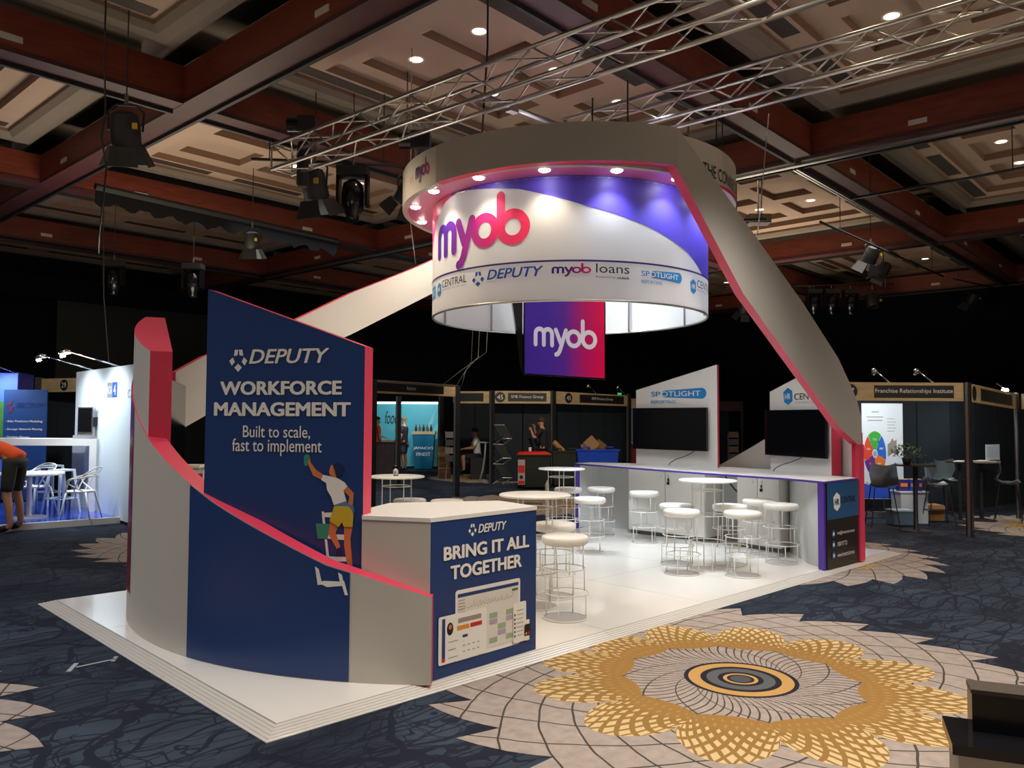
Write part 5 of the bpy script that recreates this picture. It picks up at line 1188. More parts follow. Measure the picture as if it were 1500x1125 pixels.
# bins
def wheelie(px, d, w, dp, h, body, lid, label, hh=0, rz=0):
    r = empty('wheelie_bin', (*xy(px, d), 0), psi - PI / 2 + rz, label, 'bin', 'wheelie bins')
    q = M(); q.add([(-w * .43, -dp * .42, .06), (w * .43, -dp * .42, .06), (w * .43, dp * .42, .06), (-w * .43, dp * .42, .06), (-w / 2, -dp / 2, h * .93), (w / 2, -dp / 2, h * .93), (w / 2, dp / 2, h * .93), (-w / 2, dp / 2, h * .93)], [(0, 3, 2, 1), (4, 5, 6, 7), (0, 1, 5, 4), (1, 2, 6, 5), (2, 3, 7, 6), (3, 0, 4, 7)]); q.build('body', body, r)
    q = M(); q.box(-w * .53, w * .53, -dp * .53, dp * .53, h * .90, h * .935); q.build('rim', body, r)
    if lid:
        q = M(); q.add([(-w * .5, -dp * .53, h * .935), (w * .53, -dp * .53, h * .935), (w * .53, dp * .53, h * .935), (-w * .5, dp * .53, h * .935), (-w * .42, -dp * .4, h * .985), (w * .4, -dp * .4, h * 1.0), (w * .4, dp * .4, h), (-w * .42, dp * .4, h * .985)], [(0, 3, 2, 1), (4, 5, 6, 7), (0, 1, 5, 4), (1, 2, 6, 5), (2, 3, 7, 6), (3, 0, 4, 7)]); q.build('lid', lid, r)
    for sx in (-1, 1):
        q = M(); q.tube([(sx * w * .38, dp * .38, .1), (sx * w * .47, dp * .38, .1)], .1, 14); q.build('wheel', blackm, r)
        if hh: q = M(); q.tube([(sx * w * .28 - .09, -dp * .5, h * .95), (sx * w * .28 - .08, -dp * .6, h * 1.0), (sx * w * .28 + .08, -dp * .6, h * 1.0), (sx * w * .28 + .09, -dp * .5, h * .95)], .018, 6); q.build('handle', body, r)
    q = M(); q.box(-w * .45, w * .45, -dp * .475, -dp * .455, h * .60, h * .63); q.build('rib', body, r)
    return r
gbin = mat('bin_green_black', rgb(30, 34, 24), .5); rlid = mat('bin_red', rgb(190, 26, 22), .4); bbin = mat('bin_blue', rgb(24, 72, 190), .4)
w1_ = wheelie(782, 20.4, .82, .7, .93, gbin, rlid, 'dark green wheelie bin with a red lid')
q = M(); q.box(-.395, -.22, -.345, -.33, .12, .74); q.build('sticker', mat('sticker_white', rgb(170, 150, 145), .6), w1_); q = M(); q.box(-.385, -.23, -.35, -.342, .42, .60); q.box(-.385, -.23, -.35, -.342, .14, .22); q.build('sticker_print', pred, w1_); q = M(); q.lathe([(.001, 0), (.045, 0), (.045, .005), (.001, .005)], 10, fr=lambda x, y, z: (x - .31, -.351 - z, y + .31)); q.build('sticker_mark', pbk, w1_)
w2_ = wheelie(826, 21.0, .60, .6, 1.0, gbin, None, 'open dark wheelie bin with a cardboard tube beside the blue bin', 1)
w3_ = wheelie(874, 21.6, 1.10, .7, 1.02, bbin, None, 'wide open blue wheelie bin full of cardboard', 1)
def flatcard(px, d, z, w, h, tilt, label, m):
    r = empty('cardboard_piece', (*xy(px, d), z), psi - PI / 2, label, 'cardboard', 'cardboard pieces sticking out of the bins'); q = M(); c, s_ = math.cos(tilt), math.sin(tilt)
    fr = lambda x, y, zz: (x * c - zz * s_, y + zz * .15, x * s_ + zz * c); q.box(-w / 2, w / 2, -.012, .012, -h / 2, h / 2, fr=fr); q.build('sheet', m, r); q = M(); q.box(-w / 2, w / 2, -.10, -.012, -h / 2, -h / 2 + .02, fr=fr); q.build('flap', card2, r)
flatcard(867, 21.5, 1.10, .30, .34, .72, 'tan cardboard box corner standing out of the blue bin', card)
flatcard(878, 21.7, 1.02, .28, .30, -.65, 'darker cardboard piece leaning right in the blue bin', card2)
flatcard(856, 21.6, 1.00, .14, .2, .4, 'small cardboard scrap at the left of the blue bin', card)
q = M(); q.tube([at(811, 20.9, 1.16), at(825, 20.9, .92)], .07, 12); r = q.build('cardboard_tube', card, smooth=True, auto=40); tag(r, 'cardboard tube leaning in the dark open bin', 'cardboard')
q = M(); q.lathe([(.03, 0), (.045, .10), (.04, .10), (.001, .01)], 10, at(777, 20.3, .935)); tag(q.build('plastic_cup', whitem), 'clear plastic cup left on the red bin lid', 'cup')
q = M(); q.lathe([(.05, 0), (.05, .16), (.02, .22), (.02, .26), (.001, .26)], 10, at(802, 19.6, 0)); tag(q.build('spray_bottle', mat('bottle_cream', rgb(190, 175, 150), .5)), 'small cream bottle on the carpet right of the red lidded bin', 'bottle')
# zigzag brochure racks
def zigzag(px, d, h, label):
    r = empty('brochure_rack', (*xy(px, d), 0), psi - PI / 2, label, 'rack', 'folding brochure racks'); n = 3; hs = h / n
    for i in range(n):
        z = hs * i
        for sx in (-1, 1):
            q = M(); q.tube([(sx * .13 - .13, 0, z), (sx * .13 + .12, .02, z + hs * .30), (sx * .13 - .10, 0, z + hs)], .010, 4); q.build('side_bar', alu, r)
            q = M(); q.tube([(sx * .10, .18, z), (sx * .10 - .22, .18, z + hs * .5), (sx * .10, .18, z + hs * .9)], .006, 4); q.build('rear_bar', posta, r)
        q = M(); q.tube([(0, 0, z + hs * .3), (.25, .02, z + hs * .3)], .014, 5); q.build('cross_bar', alu, r); q = M(); q.tube([(-.23, 0, z + hs), (.03, 0, z + hs)], .012, 5); q.build('cross_bar', alu, r)
        q = M(); q.add([(0, .01, z + hs * .32), (.25, .03, z + hs * .32), (.03, .01, z + hs * .98), (-.22, -.01, z + hs * .98)], [(0, 1, 2, 3)]); q.build('tray', mat('tray_smoke', (.03, .035, .035, 1), .2), r)
zigzag(737, 21.8, 1.58, 'silver zigzag brochure rack against the dark 45 booth panel')
r = empty('brochure_stand', (*xy(661, 22.6), 0), psi - PI / 2, 'silver brochure stand beside the right Redcat post', 'rack')
for sx in (-1, 1): q = M(); q.tube([(sx * .16, 0, 1.4), (sx * .10, 0, .45), (sx * .14, -.12, 0)], .012, 6); q.build('upright', alu, r)
for i in range(4): q = M(); q.box(-.15, .15, -.04, .01, .55 + .22 * i, .72 + .22 * i); q.build('pocket', mat('pocket_grey_%d' % (i % 2), (rgb(70, 66, 70), rgb(120, 112, 112))[i % 2], .4), r)
r = empty('brochure_stand', (*xy(1074, 26.5), 0), psi - PI / 2, 'grey brochure stand seen between the two sign panels', 'rack')
for sx in (-1, 1): q = M(); q.tube([(sx * .17, 0, 0), (sx * .17, 0, 1.3)], .014, 6); q.build('upright', alu, r)
for i in range(4): q = M(); q.box(-.15, .15, -.05, .01, .45 + .24 * i, .64 + .24 * i); q.build('pocket', mat('pocket_pale_%d' % (i % 2), (rgb(120, 124, 132), rgb(160, 140, 116))[i % 2], .4), r)
lec = empty('lectern', (*xy(711, 22.9), 0), psi - PI / 2, 'grey curved leg lectern left of the 45 booth', 'lectern'); gml = mat('lectern_grey', (.30, .30, .31, 1), .4)
q = M(); q.box(-.14, .12, -.18, .18, 1.06, 1.10); q.build('lectern_top', gml, lec)
for s_ in (-1, 1): q = M(); q.tube([(.02, s_ * .14, 1.06), (.0, s_ * .14, .7), (-.06, s_ * .14, .3), (-.13, s_ * .16, .02)], .028, 6); q.build('leg', gml, lec, smooth=True)
q = M(); q.box(-.16, .1, -.16, .16, .0, .03); q.build('foot', gml, lec)
r = simple_box('cardboard_box', 'brown cardboard box on a shelf beside the silver brochure stand', 'box', 651, 23.6, .30, .3, .62, .92, card); r2 = simple_box('cardboard_box', 'darker cardboard box beneath the brown one by the brochure stand', 'box', 652, 23.6, .34, .3, .0, .61, card2)
q = M(); q.box(-.15, .15, -.155, -.15, .75, .77); q.build('tape', pine, r); q = M(); q.box(-.17, .17, -.155, -.15, .30, .32); q.build('tape', pine, r2)

# left booth
lb_ = empty('blue_floor_booth', (0, 0, 0)); tag(lb_, 'white walled booth with a glossy blue floor at the far left', 'booth')
bf = mat('glossy_blue_floor', rgb(44, 84, 215), .15, coat=.4); q = M(); q.prism([(-2.5, 10.45), (2.55, 10.05), (2.62, 13.8), (-2.5, 14.0)], 0, .09); q.build('raised_floor', bf, lb_)
q = M(); q.prism([(-2.5, 10.40), (2.56, 9.99), (2.56, 10.08), (-2.5, 10.49)], 0, .10); q.build('white_edge', white, lb_)
ww = mat('booth_wall_white', (.66, .76, .80, 1), .5); q = M(); q.prism([(2.53, 8.75), (2.62, 12.75), (2.72, 12.75), (2.63, 8.75)], .05, 2.6); q.build('side_wall', ww, lb_)
mw = lambda u, v, k=1: Vector((2.53 + (u - 8.75) * .0225 - .004 * k, u, v))
decals('logo_square', [rect(10.55, 2.08, 10.83, 2.34)], mw, mat('logo_grey', rgb(130, 136, 140), .5), lb_); decals('logo_square', [rect(10.30, 2.08, 10.55, 2.34)], mw, mat('logo_blue', rgb(36, 80, 200), .5), lb_)
mwr = lambda u, v, k=1: mw(-u, v, k); text('RCA', (-10.80, 2.14, -10.57, 2.28), mwr, cream, lb_, k=2); text('4', (-10.48, 2.12, -10.36, 2.30), mwr, cream, lb_, k=2); text('CAT', (-9.75, 2.06, -9.35, 2.20), mwr, pg, lb_, k=2)
for i, (y_, lab) in enumerate(((11.7, 'chrome arm light above the white booth wall, left one'), (10.3, 'chrome arm light above the white booth wall nearest the coral column'))):
    arm_light((2.6, y_, 2.6), (-.75, .05), lab, 170)
cw_ = empty('high_white_counter', (0, 0, 0)); tag(cw_, 'long white bench with slab leg on the glossy blue floor', 'counter')
ka, kb2 = xy(-60, 14.2), xy(143, 14.2); n = Vector((W0.x, W0.y)) * .55
q = M(); q.prism([ka, kb2, (kb2[0] + n.x, kb2[1] + n.y), (ka[0] + n.x, ka[1] + n.y)], 1.24, 1.36); q.build('bench_top', white, cw_)
la, lb2 = xy(133, 14.2), kb2; q = M(); q.prism([la, lb2, (lb2[0] + n.x, lb2[1] + n.y), (la[0] + n.x, la[1] + n.y)], .09, 1.24); q.build('slab_leg', white, cw_)
la, lb2 = xy(108, 14.9), xy(131, 14.9); q = M(); q.prism([la, lb2, (lb2[0] + n.x * .1, lb2[1] + n.y * .1), (la[0] + n.x * .1, la[1] + n.y * .1)], .09, 1.24); q.build('rear_panel', mat('leg_grey', (.34, .36, .38, 1), .5), cw_)
mo = empty('monitor', (*xy(127, 14.35), 1.36), psi - PI / 2 - .25, 'dark screen kiosk monitor standing on the white bench', 'monitor')
q = M(); q.box(-.16, .16, -.02, .05, .06, .56); q.build('casing', alu, mo); q = M(); q.box(-.145, .13, -.026, -.018, .12, .54); q.build('screen_panel', screen, mo); q = M(); q.box(-.18, .17, -.10, .10, 0, .06); q.build('stand_base', gml, mo); q = M(); q.box(.16, .20, 0, .05, .22, .38); q.build('side_unit', blackm, mo)
b6 = empty('booth_frame', (0, 0, 0)); tag(b6, 'dark booth with plywood fascia numbered 29 at the far left', 'booth')
j0, j1 = xy(57, 18), xy(122, 17.4); fascia(b6, j0, j1, 2.29, 2.59, None, None, (.57, '29')); post(b6, j0, 2.62, .07); panels(b6, xy(45, 18.4), xy(125, 18.0), 0, 2.3, 2)
b7 = empty('blue_booth_wall', (0, 0, 0)); tag(b7, 'bright blue illuminated booth wall at the extreme left edge', 'booth')
bl1 = mat('azure_wall', rgb(70, 110, 235), .5); bl2 = mat('violet_wall', rgb(44, 44, 150), .5); panels(b7, xy(-60, 16.2), xy(26, 16.2), .3, 2.62, 2, bl1); panels(b7, xy(26, 16.3), xy(49, 17.4), .3, 2.64, 1, bl2)
mb7 = plane_map(xy(-60, 16.2), xy(26, 16.2), .01); decals('green_picture', [rect(.75, .9, 1.12, 2.05)], mb7, mat('foliage_print', rgb(60, 120, 50), .6, noise=.6, nscale=6), b7)
arm_light(at(20, 16.2, 2.63), (-.6, -.2), 'chrome arm light above the bright blue wall', 130)
sp_ = empty('pull_up_banner', (0, 0, 0)); tag(sp_, 'blue pull up banner with spectrum logo and three bullet lines', 'banner')
k0, k1 = xy(5, 16.0), xy(70, 16.0); panels(sp_, k0, k1, .1, 2.28, 1, mat('spectrum_blue', rgb(24, 62, 120), .5)); mk = plane_map(k0, k1, .006)
text('SPECTRUM', (.26, 1.93, .80, 2.02), mk, mat('spec_dark', rgb(16, 36, 86), .5), sp_, k=2); decals('swirl_logo', [[(.06, 1.95), (.2, 2.08), (.16, 1.98), (.10, 1.95)], [(.12, 1.96), (.21, 1.94), (.19, 1.84), (.10, 1.80), (.16, 1.88)]], mk, mat('spec_red', rgb(110, 30, 60), .5), sp_)
for i, t_ in enumerate(('- Sales Prediction Modelling', '- Strategic Network Planning', '- Territory Planning')): text(t_, (.06, 1.62 - .155 * i, (.80, .80, .55)[i], 1.675 - .155 * i), mk, wtxt, sp_, shear=.2, k=2)
rt = empty('round_table', (*xy(47, 13.3), .09), 0, 'white round pedestal table on the glossy blue floor', 'table')
q = M(); q.lathe([(.001, .70), (.50, .70), (.51, .72), (.50, .74), (.001, .74)], 40); q.build('table_top', white, rt); q = M(); q.lathe([(.27, 0), (.27, .02), (.05, .035), (.04, .06), (.04, .70), (.001, .70)], 28); q.build('pedestal', white, rt, smooth=True, auto=40)
def masters(x, y, rz, label):
    r = empty('loop_chair', (x, y, .09), rz, label, 'chair', 'white loop backed chairs'); q = M()
    q.lathe([(.001, .43), (.20, .43), (.225, .445), (.22, .46), (.001, .452)], 28); q.build('seat', white, r, smooth=True)
    for sx, sy, tx, ty in ((1, 1, .24, .22), (-1, 1, -.24, .22), (1, -1, .23, -.25), (-1, -1, -.23, -.25)):
        q = M(); q.tube([(sx * .17, sy * .15, .44), (tx, ty, 0)], [.017, .011], 8); q.build('leg', white, r, smooth=True)
    loops = ([(-.22, .14, .44), (-.27, .05, .64), (-.24, -.16, .68), (0, -.25, .70), (.24, -.16, .68), (.27, .05, .64), (.22, .14, .44)],
             [(-.20, .02, .44), (-.25, -.08, .66), (-.19, -.24, .80), (0, -.27, .84), (.19, -.24, .80), (.25, -.08, .66), (.20, .02, .44)],
             [(-.16, -.14, .44), (-.27, .10, .62), (-.20, -.20, .74), (0, -.25, .76), (.20, -.20, .74), (.27, .10, .62), (.16, -.14, .44)])
    for lp in loops:
        P_ = [Vector(p) for p in lp]; out = []
        for i in range(len(P_) - 1):
            a, b, c, d = P_[max(i - 1, 0)], P_[i], P_[i + 1], P_[min(i + 2, len(P_) - 1)]
            for k in range(5):
                t = k / 5; out.append(.5 * ((2 * b) + (c - a) * t + (2 * a - 5 * b + 4 * c - d) * t * t + (3 * b - a - 3 * c + d) * t ** 3))
        out.append(P_[-1]); q = M(); q.tube(out, .011, 7); q.build('back_loop', white, r, smooth=True)
    return r
masters(*xy(122, 13.2), psi - PI / 2 + rad(95), 'white loop backed chair alone on the right of the blue floor')
masters(*xy(56, 14.0), psi - PI / 2 + rad(160), 'white loop backed chair behind the round pedestal table')
def metal_stool(px, d, label):
    r = empty('metal_stool', (*xy(px, d), .09), .4, label, 'stool', 'white metal stools under the bench'); q = M(); q.prism([(-.15, -.15), (.15, -.15), (.15, .15), (-.15, .15)], .72, .75); q.build('seat', ww, r)
    for sx in (-1, 1):
        for sy in (-1, 1): q = M(); q.tube([(sx * .13, sy * .13, .73), (sx * .21, sy * .21, 0)], [.03, .018], 5); q.build('leg', ww, r)
    q = M(); q.tube([(-.18, -.18, .25), (.18, -.18, .25), (.18, .18, .25), (-.18, .18, .25)], .012, 5, closed=True); q.build('brace', ww, r)
metal_stool(94, 14.0, 'white metal stool right of the round pedestal table'); metal_stool(78, 15.2, 'white metal stool further back under the bench')

# black box furniture in the near right corner
nb_ = empty('black_counter', (0, 0, 0)); tag(nb_, 'black topped counter with a raised black back in the near right corner', 'counter')
a = Vector(at(1386, 2.87)); e1 = Vector((R0.x, R0.y, 0)).normalized(); ang = rad(-22); e1 = Vector((e1.x * math.cos(ang) - e1.y * math.sin(ang), e1.x * math.sin(ang) + e1.y * math.cos(ang), 0)); e2 = Vector((-e1.y, e1.x, 0))
def cb(u0, u1, v0, v1, z0, z1, name, m):
    q = M(); q.prism([(a + e1 * u + e2 * v)[:2] for u, v in ((u0, v0), (u1, v0), (u1, v1), (u0, v1))], z0, z1); return q.build(name, m, nb_)
cb(0, 1.6, 0, .30, .585, .62, 'counter_top', black); cb(.02, 1.6, .015, .28, 0, .585, 'counter_body', offw); cb(.085, 1.6, .17, .29, .62, .755, 'raised_back', black); cb(.082, 1.603, .167, .293, .755, .77, 'back_cap', mat('cap_brown', rgb(64, 56, 48), .5))
# tape on the carpet
tp = empty('tape_mark', (0, 0, 0)); tag(tp, 'H shaped white tape mark on the dark carpet left of the platform', 'tape'); tm = mat('tape_pale', rgb(150, 165, 165), .6)
for x0, y0, x1, y1, w in ((-.33, 2.13, -.06, 2.15, .022), (-.40, 2.06, -.30, 2.23, .03), (-.10, 2.10, -.04, 2.21, .026)):
    d = Vector((x1 - x0, y1 - y0)); d.normalize(); n = Vector((-d.y, d.x)) * w / 2; q = M(); q.prism([(x0 - n.x, y0 - n.y), (x1 - n.x, y1 - n.y), (x1 + n.x, y1 + n.y), (x0 + n.x, y0 + n.y)], .001, .003); q.build('strip', tm, tp)

# things behind the curved wall
wt = empty('work_table', (0, 0, 0)); tag(wt, 'white shelf counter inside the curved wall', 'counter')
q = M(); q.prism([xy(252, 7.2), xy(312, 7.2), xy(312, 8.0), xy(246, 8.0)], .93, .97); q.build('shelf', white, wt); q = M(); q.prism([xy(256, 7.3), xy(312, 7.3), xy(312, 7.9), xy(252, 7.9)], .04, .93); q.build('shelf_body', offw, wt)
pr = empty('grey_printer', (*xy(279, 7.75), .97), psi - PI / 2 + .1, 'grey and white office machine on the shelf behind the curved wall', 'machine'); q = M(); q.box(-.11, .12, -.1, .1, 0, .30); q.build('body', mat('mid_grey', (.30, .31, .32, 1), .5), pr); q = M(); q.box(-.12, .13, -.11, .11, .30, .325); q.build('lid', white, pr)
sg = empty('notice_holder', (*xy(291.5, 7.35), .97), psi - PI / 2, 'small red and white notice in an upright holder beside the tall blue panel', 'notice'); q = M(); q.box(-.045, .06, -.005, .005, 0, .30); q.build('holder', white, sg); q = M(); q.box(-.035, .05, -.008, -.005, .04, .27); q.build('red_print', pred, sg)
for i in range(5): q = M(); q.box(-.025, .04, -.0095, -.0085, .08 + .035 * i, .09 + .035 * i); q.build('text_line', cream, sg)
oc = M()
for i in range(7):
    t = i / 6; oc.tube([(-.10 + .03 * i, -.03 * math.sin(i * 2), .01), (-.07 + .02 * i, .02, .045 + .02 * math.sin(i * 1.3)), (-.02 + .02 * i, .04 * math.cos(i), .012)], [.02, .034, .02], 8)
o = oc.build('orange_cloth', mat('hi_vis_orange', rgb(240, 70, 30), .7), smooth=True); o.location = (*xy(292, 7.22), .985); tag(o, 'crumpled bright orange cloth on the shelf behind the curved wall', 'cloth')
o = M().box(-.05, .05, -.03, .03, 0, .02).build('green_pad', mat('lime', rgb(150, 180, 60), .6)); o.location = (*xy(266, 7.35), .971); tag(o, 'small lime green pad on the shelf behind the curved wall', 'pad')

# ------------------------------------------------------------------ rigging
def chord_truss(label, p0, p1, s=.155, n=None):
    r = empty('box_truss', (0, 0, 0)); tag(r, label, 'truss'); p0, p1 = Vector(p0), Vector(p1); L = (p1 - p0).length; e = (p1 - p0) / L; sd = Vector((e.y, -e.x, 0)).normalized(); up = Vector((0, 0, 1))
    K = [sd * a * s + up * b * s for a, b in ((-1, -1), (1, -1), (1, 1), (-1, 1))]
    for k in K: q = M(); q.tube([p0 + k, p1 + k], .025, 8); q.build('chord', steel, r, smooth=True)
    n = int(L / .42)
    for f in range(4):
        a, b = K[f], K[(f + 1) % 4]
        for i in range(n):
            t0, t1 = L * i / n, L * (i + 1) / n; s0, s1 = (a, b) if i % 2 else (b, a)
            q = M(); q.tube([p0 + e * t0 + s0, p0 + e * t1 + s1], .010, 6); q.build('brace', steel, r, smooth=True)
        for t in (0, L): q = M(); q.tube([p0 + e * t + a, p0 + e * t + b], .012, 6); q.build('end_brace', steel, r)
    return r
ang = rad(95.5); dv = Vector((math.cos(ang), math.sin(ang), 0))
T1 = Vector((2.93, 5.45, 5.1)); chord_truss('silver box truss hanging above the left of the ring', T1, T1 - dv * 8.6)
T2 = Vector((4.98, 1.95, 5.12)); chord_truss('silver box truss running from behind the ring to the upper right', T2 + dv * .3, T2 - dv * 7.5)
q = M(); q.tube([at(690, 7.9, 5.0), at(836, 9.0, 5.02)], .03, 10); r = q.build('cross_pipe', alu, smooth=True); tag(r, 'plain silver pipe clamped under the left truss', 'pipe')
q = M(); q.box(-.05, .05, -.05, .05, -.05, .05); o = q.build('pipe_clamp', blackm, r); o.location = at(836, 9.0, 5.02); o = M().box(-.06, .06, -.04, .04, -.05, .07).build('pipe_clamp', alu, r); o.location = at(748, 8.3, 5.0)
def hoist(px, d, label, zt=5.72, bag=.55):
    x, y = xy(px, d); r = empty('chain_hoist', (x, y, zt), psi, label, 'hoist', 'chain hoists above the stand')
    q = M(); q.box(-.09, .09, -.17, .06, -.26, -.05); q.build('motor_body', blackm, r); q = M(); q.tube([(0, .06, -.15), (0, .20, -.15)], .10, 14); q.build('motor_drum', black, r, smooth=True, auto=40)
    q = M(); q.tube([(-.05, 0, -.26), (-.05, 0, -.40), (.05, 0, -.40), (.05, 0, -.26)], .012, 6); q.build('bag_hook', alu, r)
    q = M(); q.lathe([(.06, 0), (.075, -.05), (.08, -bag), (.06, -bag - .04), (.001, -bag - .04)], 14, (0, 0, -.38)); q.build('chain_bag', mat('bag_black', (.02, .02, .02, 1), .9), r, smooth=True, auto=50)
    q = M(); q.tube([(0, -.13, -.26), (0, -.13, -.55)], .008, 5); q.build('chain', posta, r); return r
hoist(438, 10.4, 'black chain hoist with a bag hanging from the beam at the left truss end', 5.73); hoist(606, 9.6, 'black chain hoist with a bag just left of the ring', 5.25)
def hang(r, z, top):                      # thin drop rod up to the ceiling grid
    q = M(); q.tube([(0, 0, top - .02), (0, 0, ceil_z(r.location.x, r.location.y) - z)], .008, 5); q.build('drop_rod', blackm, r)
def par(px, d, z, label, rz=0, tilt=.4, s=1, flaps=True):
    x, y = xy(px, d); r = empty('stage_lamp', (x, y, z), psi - PI / 2 + rz, label, 'stage lamp', 'black stage lamps on the rig'); ct, st = math.cos(tilt), math.sin(tilt)
    fr = lambda a, b, c: (a * s, (b * ct - c * st) * s, (b * st + c * ct) * s)
    q = M(); q.lathe([(.06, .20), (.13, .17), (.15, .05), (.15, -.14), (.135, -.16), (.135, -.13), (.001, -.12)], 20, fr=fr); q.build('can', blackm, r, smooth=True, auto=40)
    q = M(); q.lathe([(.001, -.13), (.125, -.13), (.125, -.135), (.001, -.135)], 20, fr=fr); q.build('lens', mat('lens_dark', (.03, .02, .015, 1), .05), r)
    q = M(); q.tube([(-.17 * s, 0, 0), (-.18 * s, 0, .20 * s), (-.1 * s, 0, .28 * s), (.1 * s, 0, .28 * s), (.18 * s, 0, .20 * s), (.17 * s, 0, 0)], .012 * s, 6); q.build('yoke', blackm, r)
    if flaps:
        for k in range(4):
            a_ = PI / 2 * k; c_, s_ = math.cos(a_), math.sin(a_); q = M()
            vs = [(-.12, .15, -.16), (.12, .15, -.16), (.16, .24, -.36), (-.16, .24, -.36)]; vs = [fr(x_ * c_ - y_ * s_, x_ * s_ + y_ * c_, z_) for x_, y_, z_ in vs]
            vs2 = [Vector(v) + Vector(fr(-s_ * .006, c_ * .006, .002)) for v in vs]
            q.add(vs + vs2, [(0, 1, 2, 3), (7, 6, 5, 4), (0, 4, 5, 1), (1, 5, 6, 2), (2, 6, 7, 3), (3, 7, 4, 0)]); q.build('barn_door', blackm if k else mat('gel_grey', (.05, .075, .09, 1), .5), r)
    q = M(); q.tube([(0, 0, .28 * s), (0, 0, .40 * s)], .02 * s, 6); q.build('clamp', posta, r); hang(r, z, .40 * s)
    q = M(); q.box(.10 * s, .15 * s, -.16 * s, -.13 * s, -.02 * s, .04 * s); q.build('safety_tag', mat('tag_yellow', rgb(190, 150, 30), .5), r); return r
par(174, 8.9, 4.95, 'black stage lamp with barn doors hanging at the upper left', .2, .35, 1.05)
par(456, 10.9, 4.92, 'black stage lamp with spread barn doors under the left truss end', -.4, .35, 1.15)
par(592, 11.0, 4.85, 'black stage lamp half hidden behind the left side of the ring', .9, .7, .9)
par(365, 15.0, 5.05, 'black flood lamp under the dark fringe bar at the left', 0, .2, .9)
par(1010, 10.2, 5.15, 'black stage lamp behind the right end of the shaded white ribbon', 1.0, .9, .8)
par(1279, 17.0, 5.25, 'black stage lamp cluster under the aluminium rail at the right', .5, .5, 1.0)
par(1297, 18.3, 5.2, 'second black stage lamp of the cluster under the aluminium rail', 1.2, .5, .9)
par(1428, 24, 5.4, 'far black stage lamp near the right picture edge', .4, .5, 1.0); par(1280, 24.2, 5.35, 'tilted stage lamp catching light right of the three moving heads', .3, -.3, 1.25, False)
par(1091, 24, 5.1, 'black stage lamp in front of the dark drape left of the slanting band', .3, .5, 1.0)
def moving(px, d, z, label, s=1):
    x, y = xy(px, d); r = empty('moving_head', (x, y, z), psi - PI / 2, label, 'stage lamp', 'black moving head lamps on the rig')
    q = M(); q.prism([(-.20 * s, -.14 * s), (.20 * s, -.14 * s), (.20 * s, .14 * s), (-.20 * s, .14 * s)], .18 * s, .30 * s); q.build('base', blackm, r)
    for sx in (-1, 1): q = M(); q.prism([(sx * .17 * s, -.09 * s), (sx * .21 * s, -.09 * s), (sx * .21 * s, .09 * s), (sx * .17 * s, .09 * s)], -.22 * s, .19 * s); q.build('arm', black, r)
    q = M(); q.lathe([(.05 * s, .14 * s), (.13 * s, .08 * s), (.15 * s, -.06 * s), (.145 * s, -.26 * s), (.09 * s, -.34 * s), (.08 * s, -.42 * s), (.001, -.42 * s)], 18); q.build('head', black, r, smooth=True, auto=50)
    q = M(); q.tube([(0, 0, .30 * s), (0, 0, .42 * s)], .02, 6); q.build('clamp', posta, r); hang(r, z, .42 * s); return r
moving(513, 11.2, 4.95, 'black moving head lamp left of the ring under the pipe', 1.05)
for i, p_ in enumerate((1194, 1220, 1248)): moving(p_, 24.0, 5.35, ('leftmost', 'middle', 'rightmost')[i] + ' of three moving heads hanging before the far right drape', 1.05)
moving(81 * 2, 17, 4.75, 'black moving head against the left dark pelmet', 1.0); moving(279, 17, 4.7, 'black moving head near the grey screen at the left', 1.0)
def bar_(name, label, p0, p1, r_=.024, m=blackm, cat='pipe'):
    q = M(); q.tube([p0, p1], r_, 8); o = q.build(name, m, smooth=True)
    for t in (.12, .88):
        p_ = Vector(p0).lerp(Vector(p1), t); k = M(); k.tube([p_, (p_.x, p_.y, ceil_z(p_.x, p_.y))], .008, 5); k.build('drop_rod', blackm, o)
    return tag(o, label, cat)
bar_('lighting_bar', 'black lighting bar left of the ring carrying the moving head', at(362, 11.4, 5.45), at(585, 11.2, 5.30))
bar_('lighting_bar', 'black lighting bar under the aluminium rail at the right', at(1205, 14.5, 5.35), at(1385, 20.5, 5.45))
bar_('lighting_bar', 'black lighting bar carrying the three moving heads at the right', at(1130, 24, 5.75), at(1312, 24, 5.85))
bar_('lighting_bar', 'short black lighting bar near the right picture edge', at(1400, 20, 5.3), at(1458, 22, 5.42))
bar_('lighting_bar', 'long black lighting bar beneath the upper right red beam', at(1250, 13.5, 5.5), at(1530, 11.5, 5.45))
bar_('lighting_bar', 'black lighting bar hanging just behind the right side of the ring', at(1075, 14, 5.25), at(1124, 14.6, 5.42))
fr_ = empty('fringe_bar', (0, 0, 0)); tag(fr_, 'black bar hung with gathered dark fringe below the left red beam', 'drape')
q = M(); q.tube([at(131, 13.4, 5.62), at(490, 17.5, 5.62)], .06, 8); q.build('bar', blackm, fr_); q = M(); vs = []
for i in range(61):
    t = i / 60; p0_ = Vector(at(131, 13.4, 5.62)).lerp(Vector(at(490, 17.5, 5.62)), t); vs += [p0_, p0_ - Vector((0, 0, .28 + .05 * math.sin(i * 1.1) + .02 * math.sin(i * 2.7)))]
q.add(vs, [(2 * i, 2 * i + 2, 2 * i + 3, 2 * i + 1) for i in range(60)]); q.build('fringe', drape, fr_)
def wire(label, pts, r_=.008, m=blackm, up=False):
    if up: pts = [(pts[0][0], pts[0][1], ceil_z(pts[0][0], pts[0][1]))] + pts
    q = M(); q.tube(pts, r_, 5); return tag(q.build('suspension_cable', m, smooth=True), label, 'cable')
wire('black cable dropping past the left of the ring top from above', [at(711, 8.2, 5.6), at(702, 8.35, 4.5)], .011, up=True)
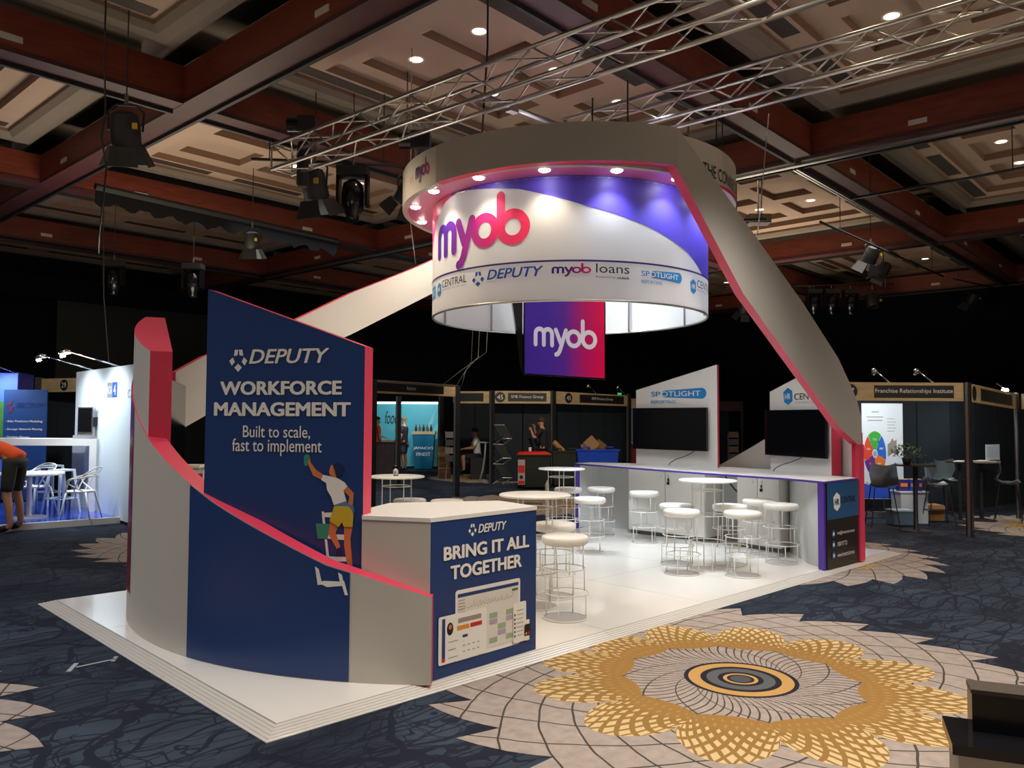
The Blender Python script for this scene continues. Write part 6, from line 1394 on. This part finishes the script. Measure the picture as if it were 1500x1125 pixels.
wire('thin black cable from the left truss down to the ring front', [at(868, 7.9, 4.95), at(867, 8.1, 4.52)], .009)
wire('second thin black cable from the truss down to the ring front', [at(920, 7.6, 5.0), at(920, 7.9, 4.54)], .009)
wire('thin pale wire from the right truss to the slanting band', [at(1130, 8.35, 4.97), at(1113, 9.0, 3.9), at(1100, 9.2, 3.55)], .006, alu)
wire('silver wire holding the climbing white band left of the drum', [at(598, 10.3, 4.3), at(607, 10.35, 3.75)], .007, alu, True)
wire('pair of dark cables dropping behind the right side of the ring, left one', [at(1052, 10, 5.0), at(1052, 10, 4.35)], .008, up=True); wire('pair of dark cables dropping behind the right side of the ring, right one', [at(1061, 10, 5.0), at(1061, 10, 4.35)], .008, up=True)
wire('long black cable looping down at the left from the beam', [at(139, 8.4, 5.6), at(143, 8.4, 5.0), at(138, 8.4, 4.7), at(147, 8.5, 4.4), at(139, 9.5, 3.9), at(139, 12, 4.2)], .010, up=True)
wire('black cable hanging down across the grey screen at the left', [at(144, 15, 5.6), at(148, 15, 4.0), at(158, 15, 2.75), at(165, 15, 2.65)], .012, up=True)
for i, (x0, x1) in enumerate(((712, 646), (700, 668), (690, 676))): wire(('long', 'middle', 'short')[i] + ' pale cord sagging across the dark drape under the drum', [at(x0 + 6, 20 + .2 * i, 5.6), at(x0, 20 + .2 * i, 3.4 - .1 * i), at((x0 * .45 + x1 * .55), 20, 2.95), at(x1, 20, 2.55)], .008, posta, True)
# projector box and speaker under the far ceiling
r = simple_box('ceiling_projector', 'grey boxy ceiling unit right of the ring', 'projector', 1113, 15.5, .42, .3, 5.55, 5.72, mat('proj_grey', rgb(96, 84, 74), .6)); q = M(); q.tube([(0, 0, 5.72), (0, 0, 6.4)], .02, 6); q.build('drop_pole', alu, r)
q = M(); q.lathe([(.001, 0), (.10, 0), (.11, .012), (.001, .02)], 20, at(607, 9.6 * 1.25, 6.42)); tag(q.build('ceiling_speaker', mat('speaker_cream', rgb(170, 150, 130), .6)), 'round cream ceiling speaker above the left truss', 'speaker')
for i, t_ in enumerate((.55, .95)): arm_light((g1[0] + (g2[0] - g1[0]) * t_, g1[1] + (g2[1] - g1[1]) * t_, 2.485), (-.5, -.15), ('small arm light on the 45 fascia, left one', 'small arm light at the right end of the 45 fascia')[i])
q = M(); q.box(-.07, .07, -.02, .02, 0, .06); o = q.build('exit_marker', mat('exit_green', (.05, .6, .25, 1), .5, emit=.6)); o.location = (g1[0] + (g2[0] - g1[0]) * .87, g1[1] + (g2[1] - g1[1]) * .87, 2.47); tag(o, 'tiny green lit marker above the 45 fascia', 'sign')
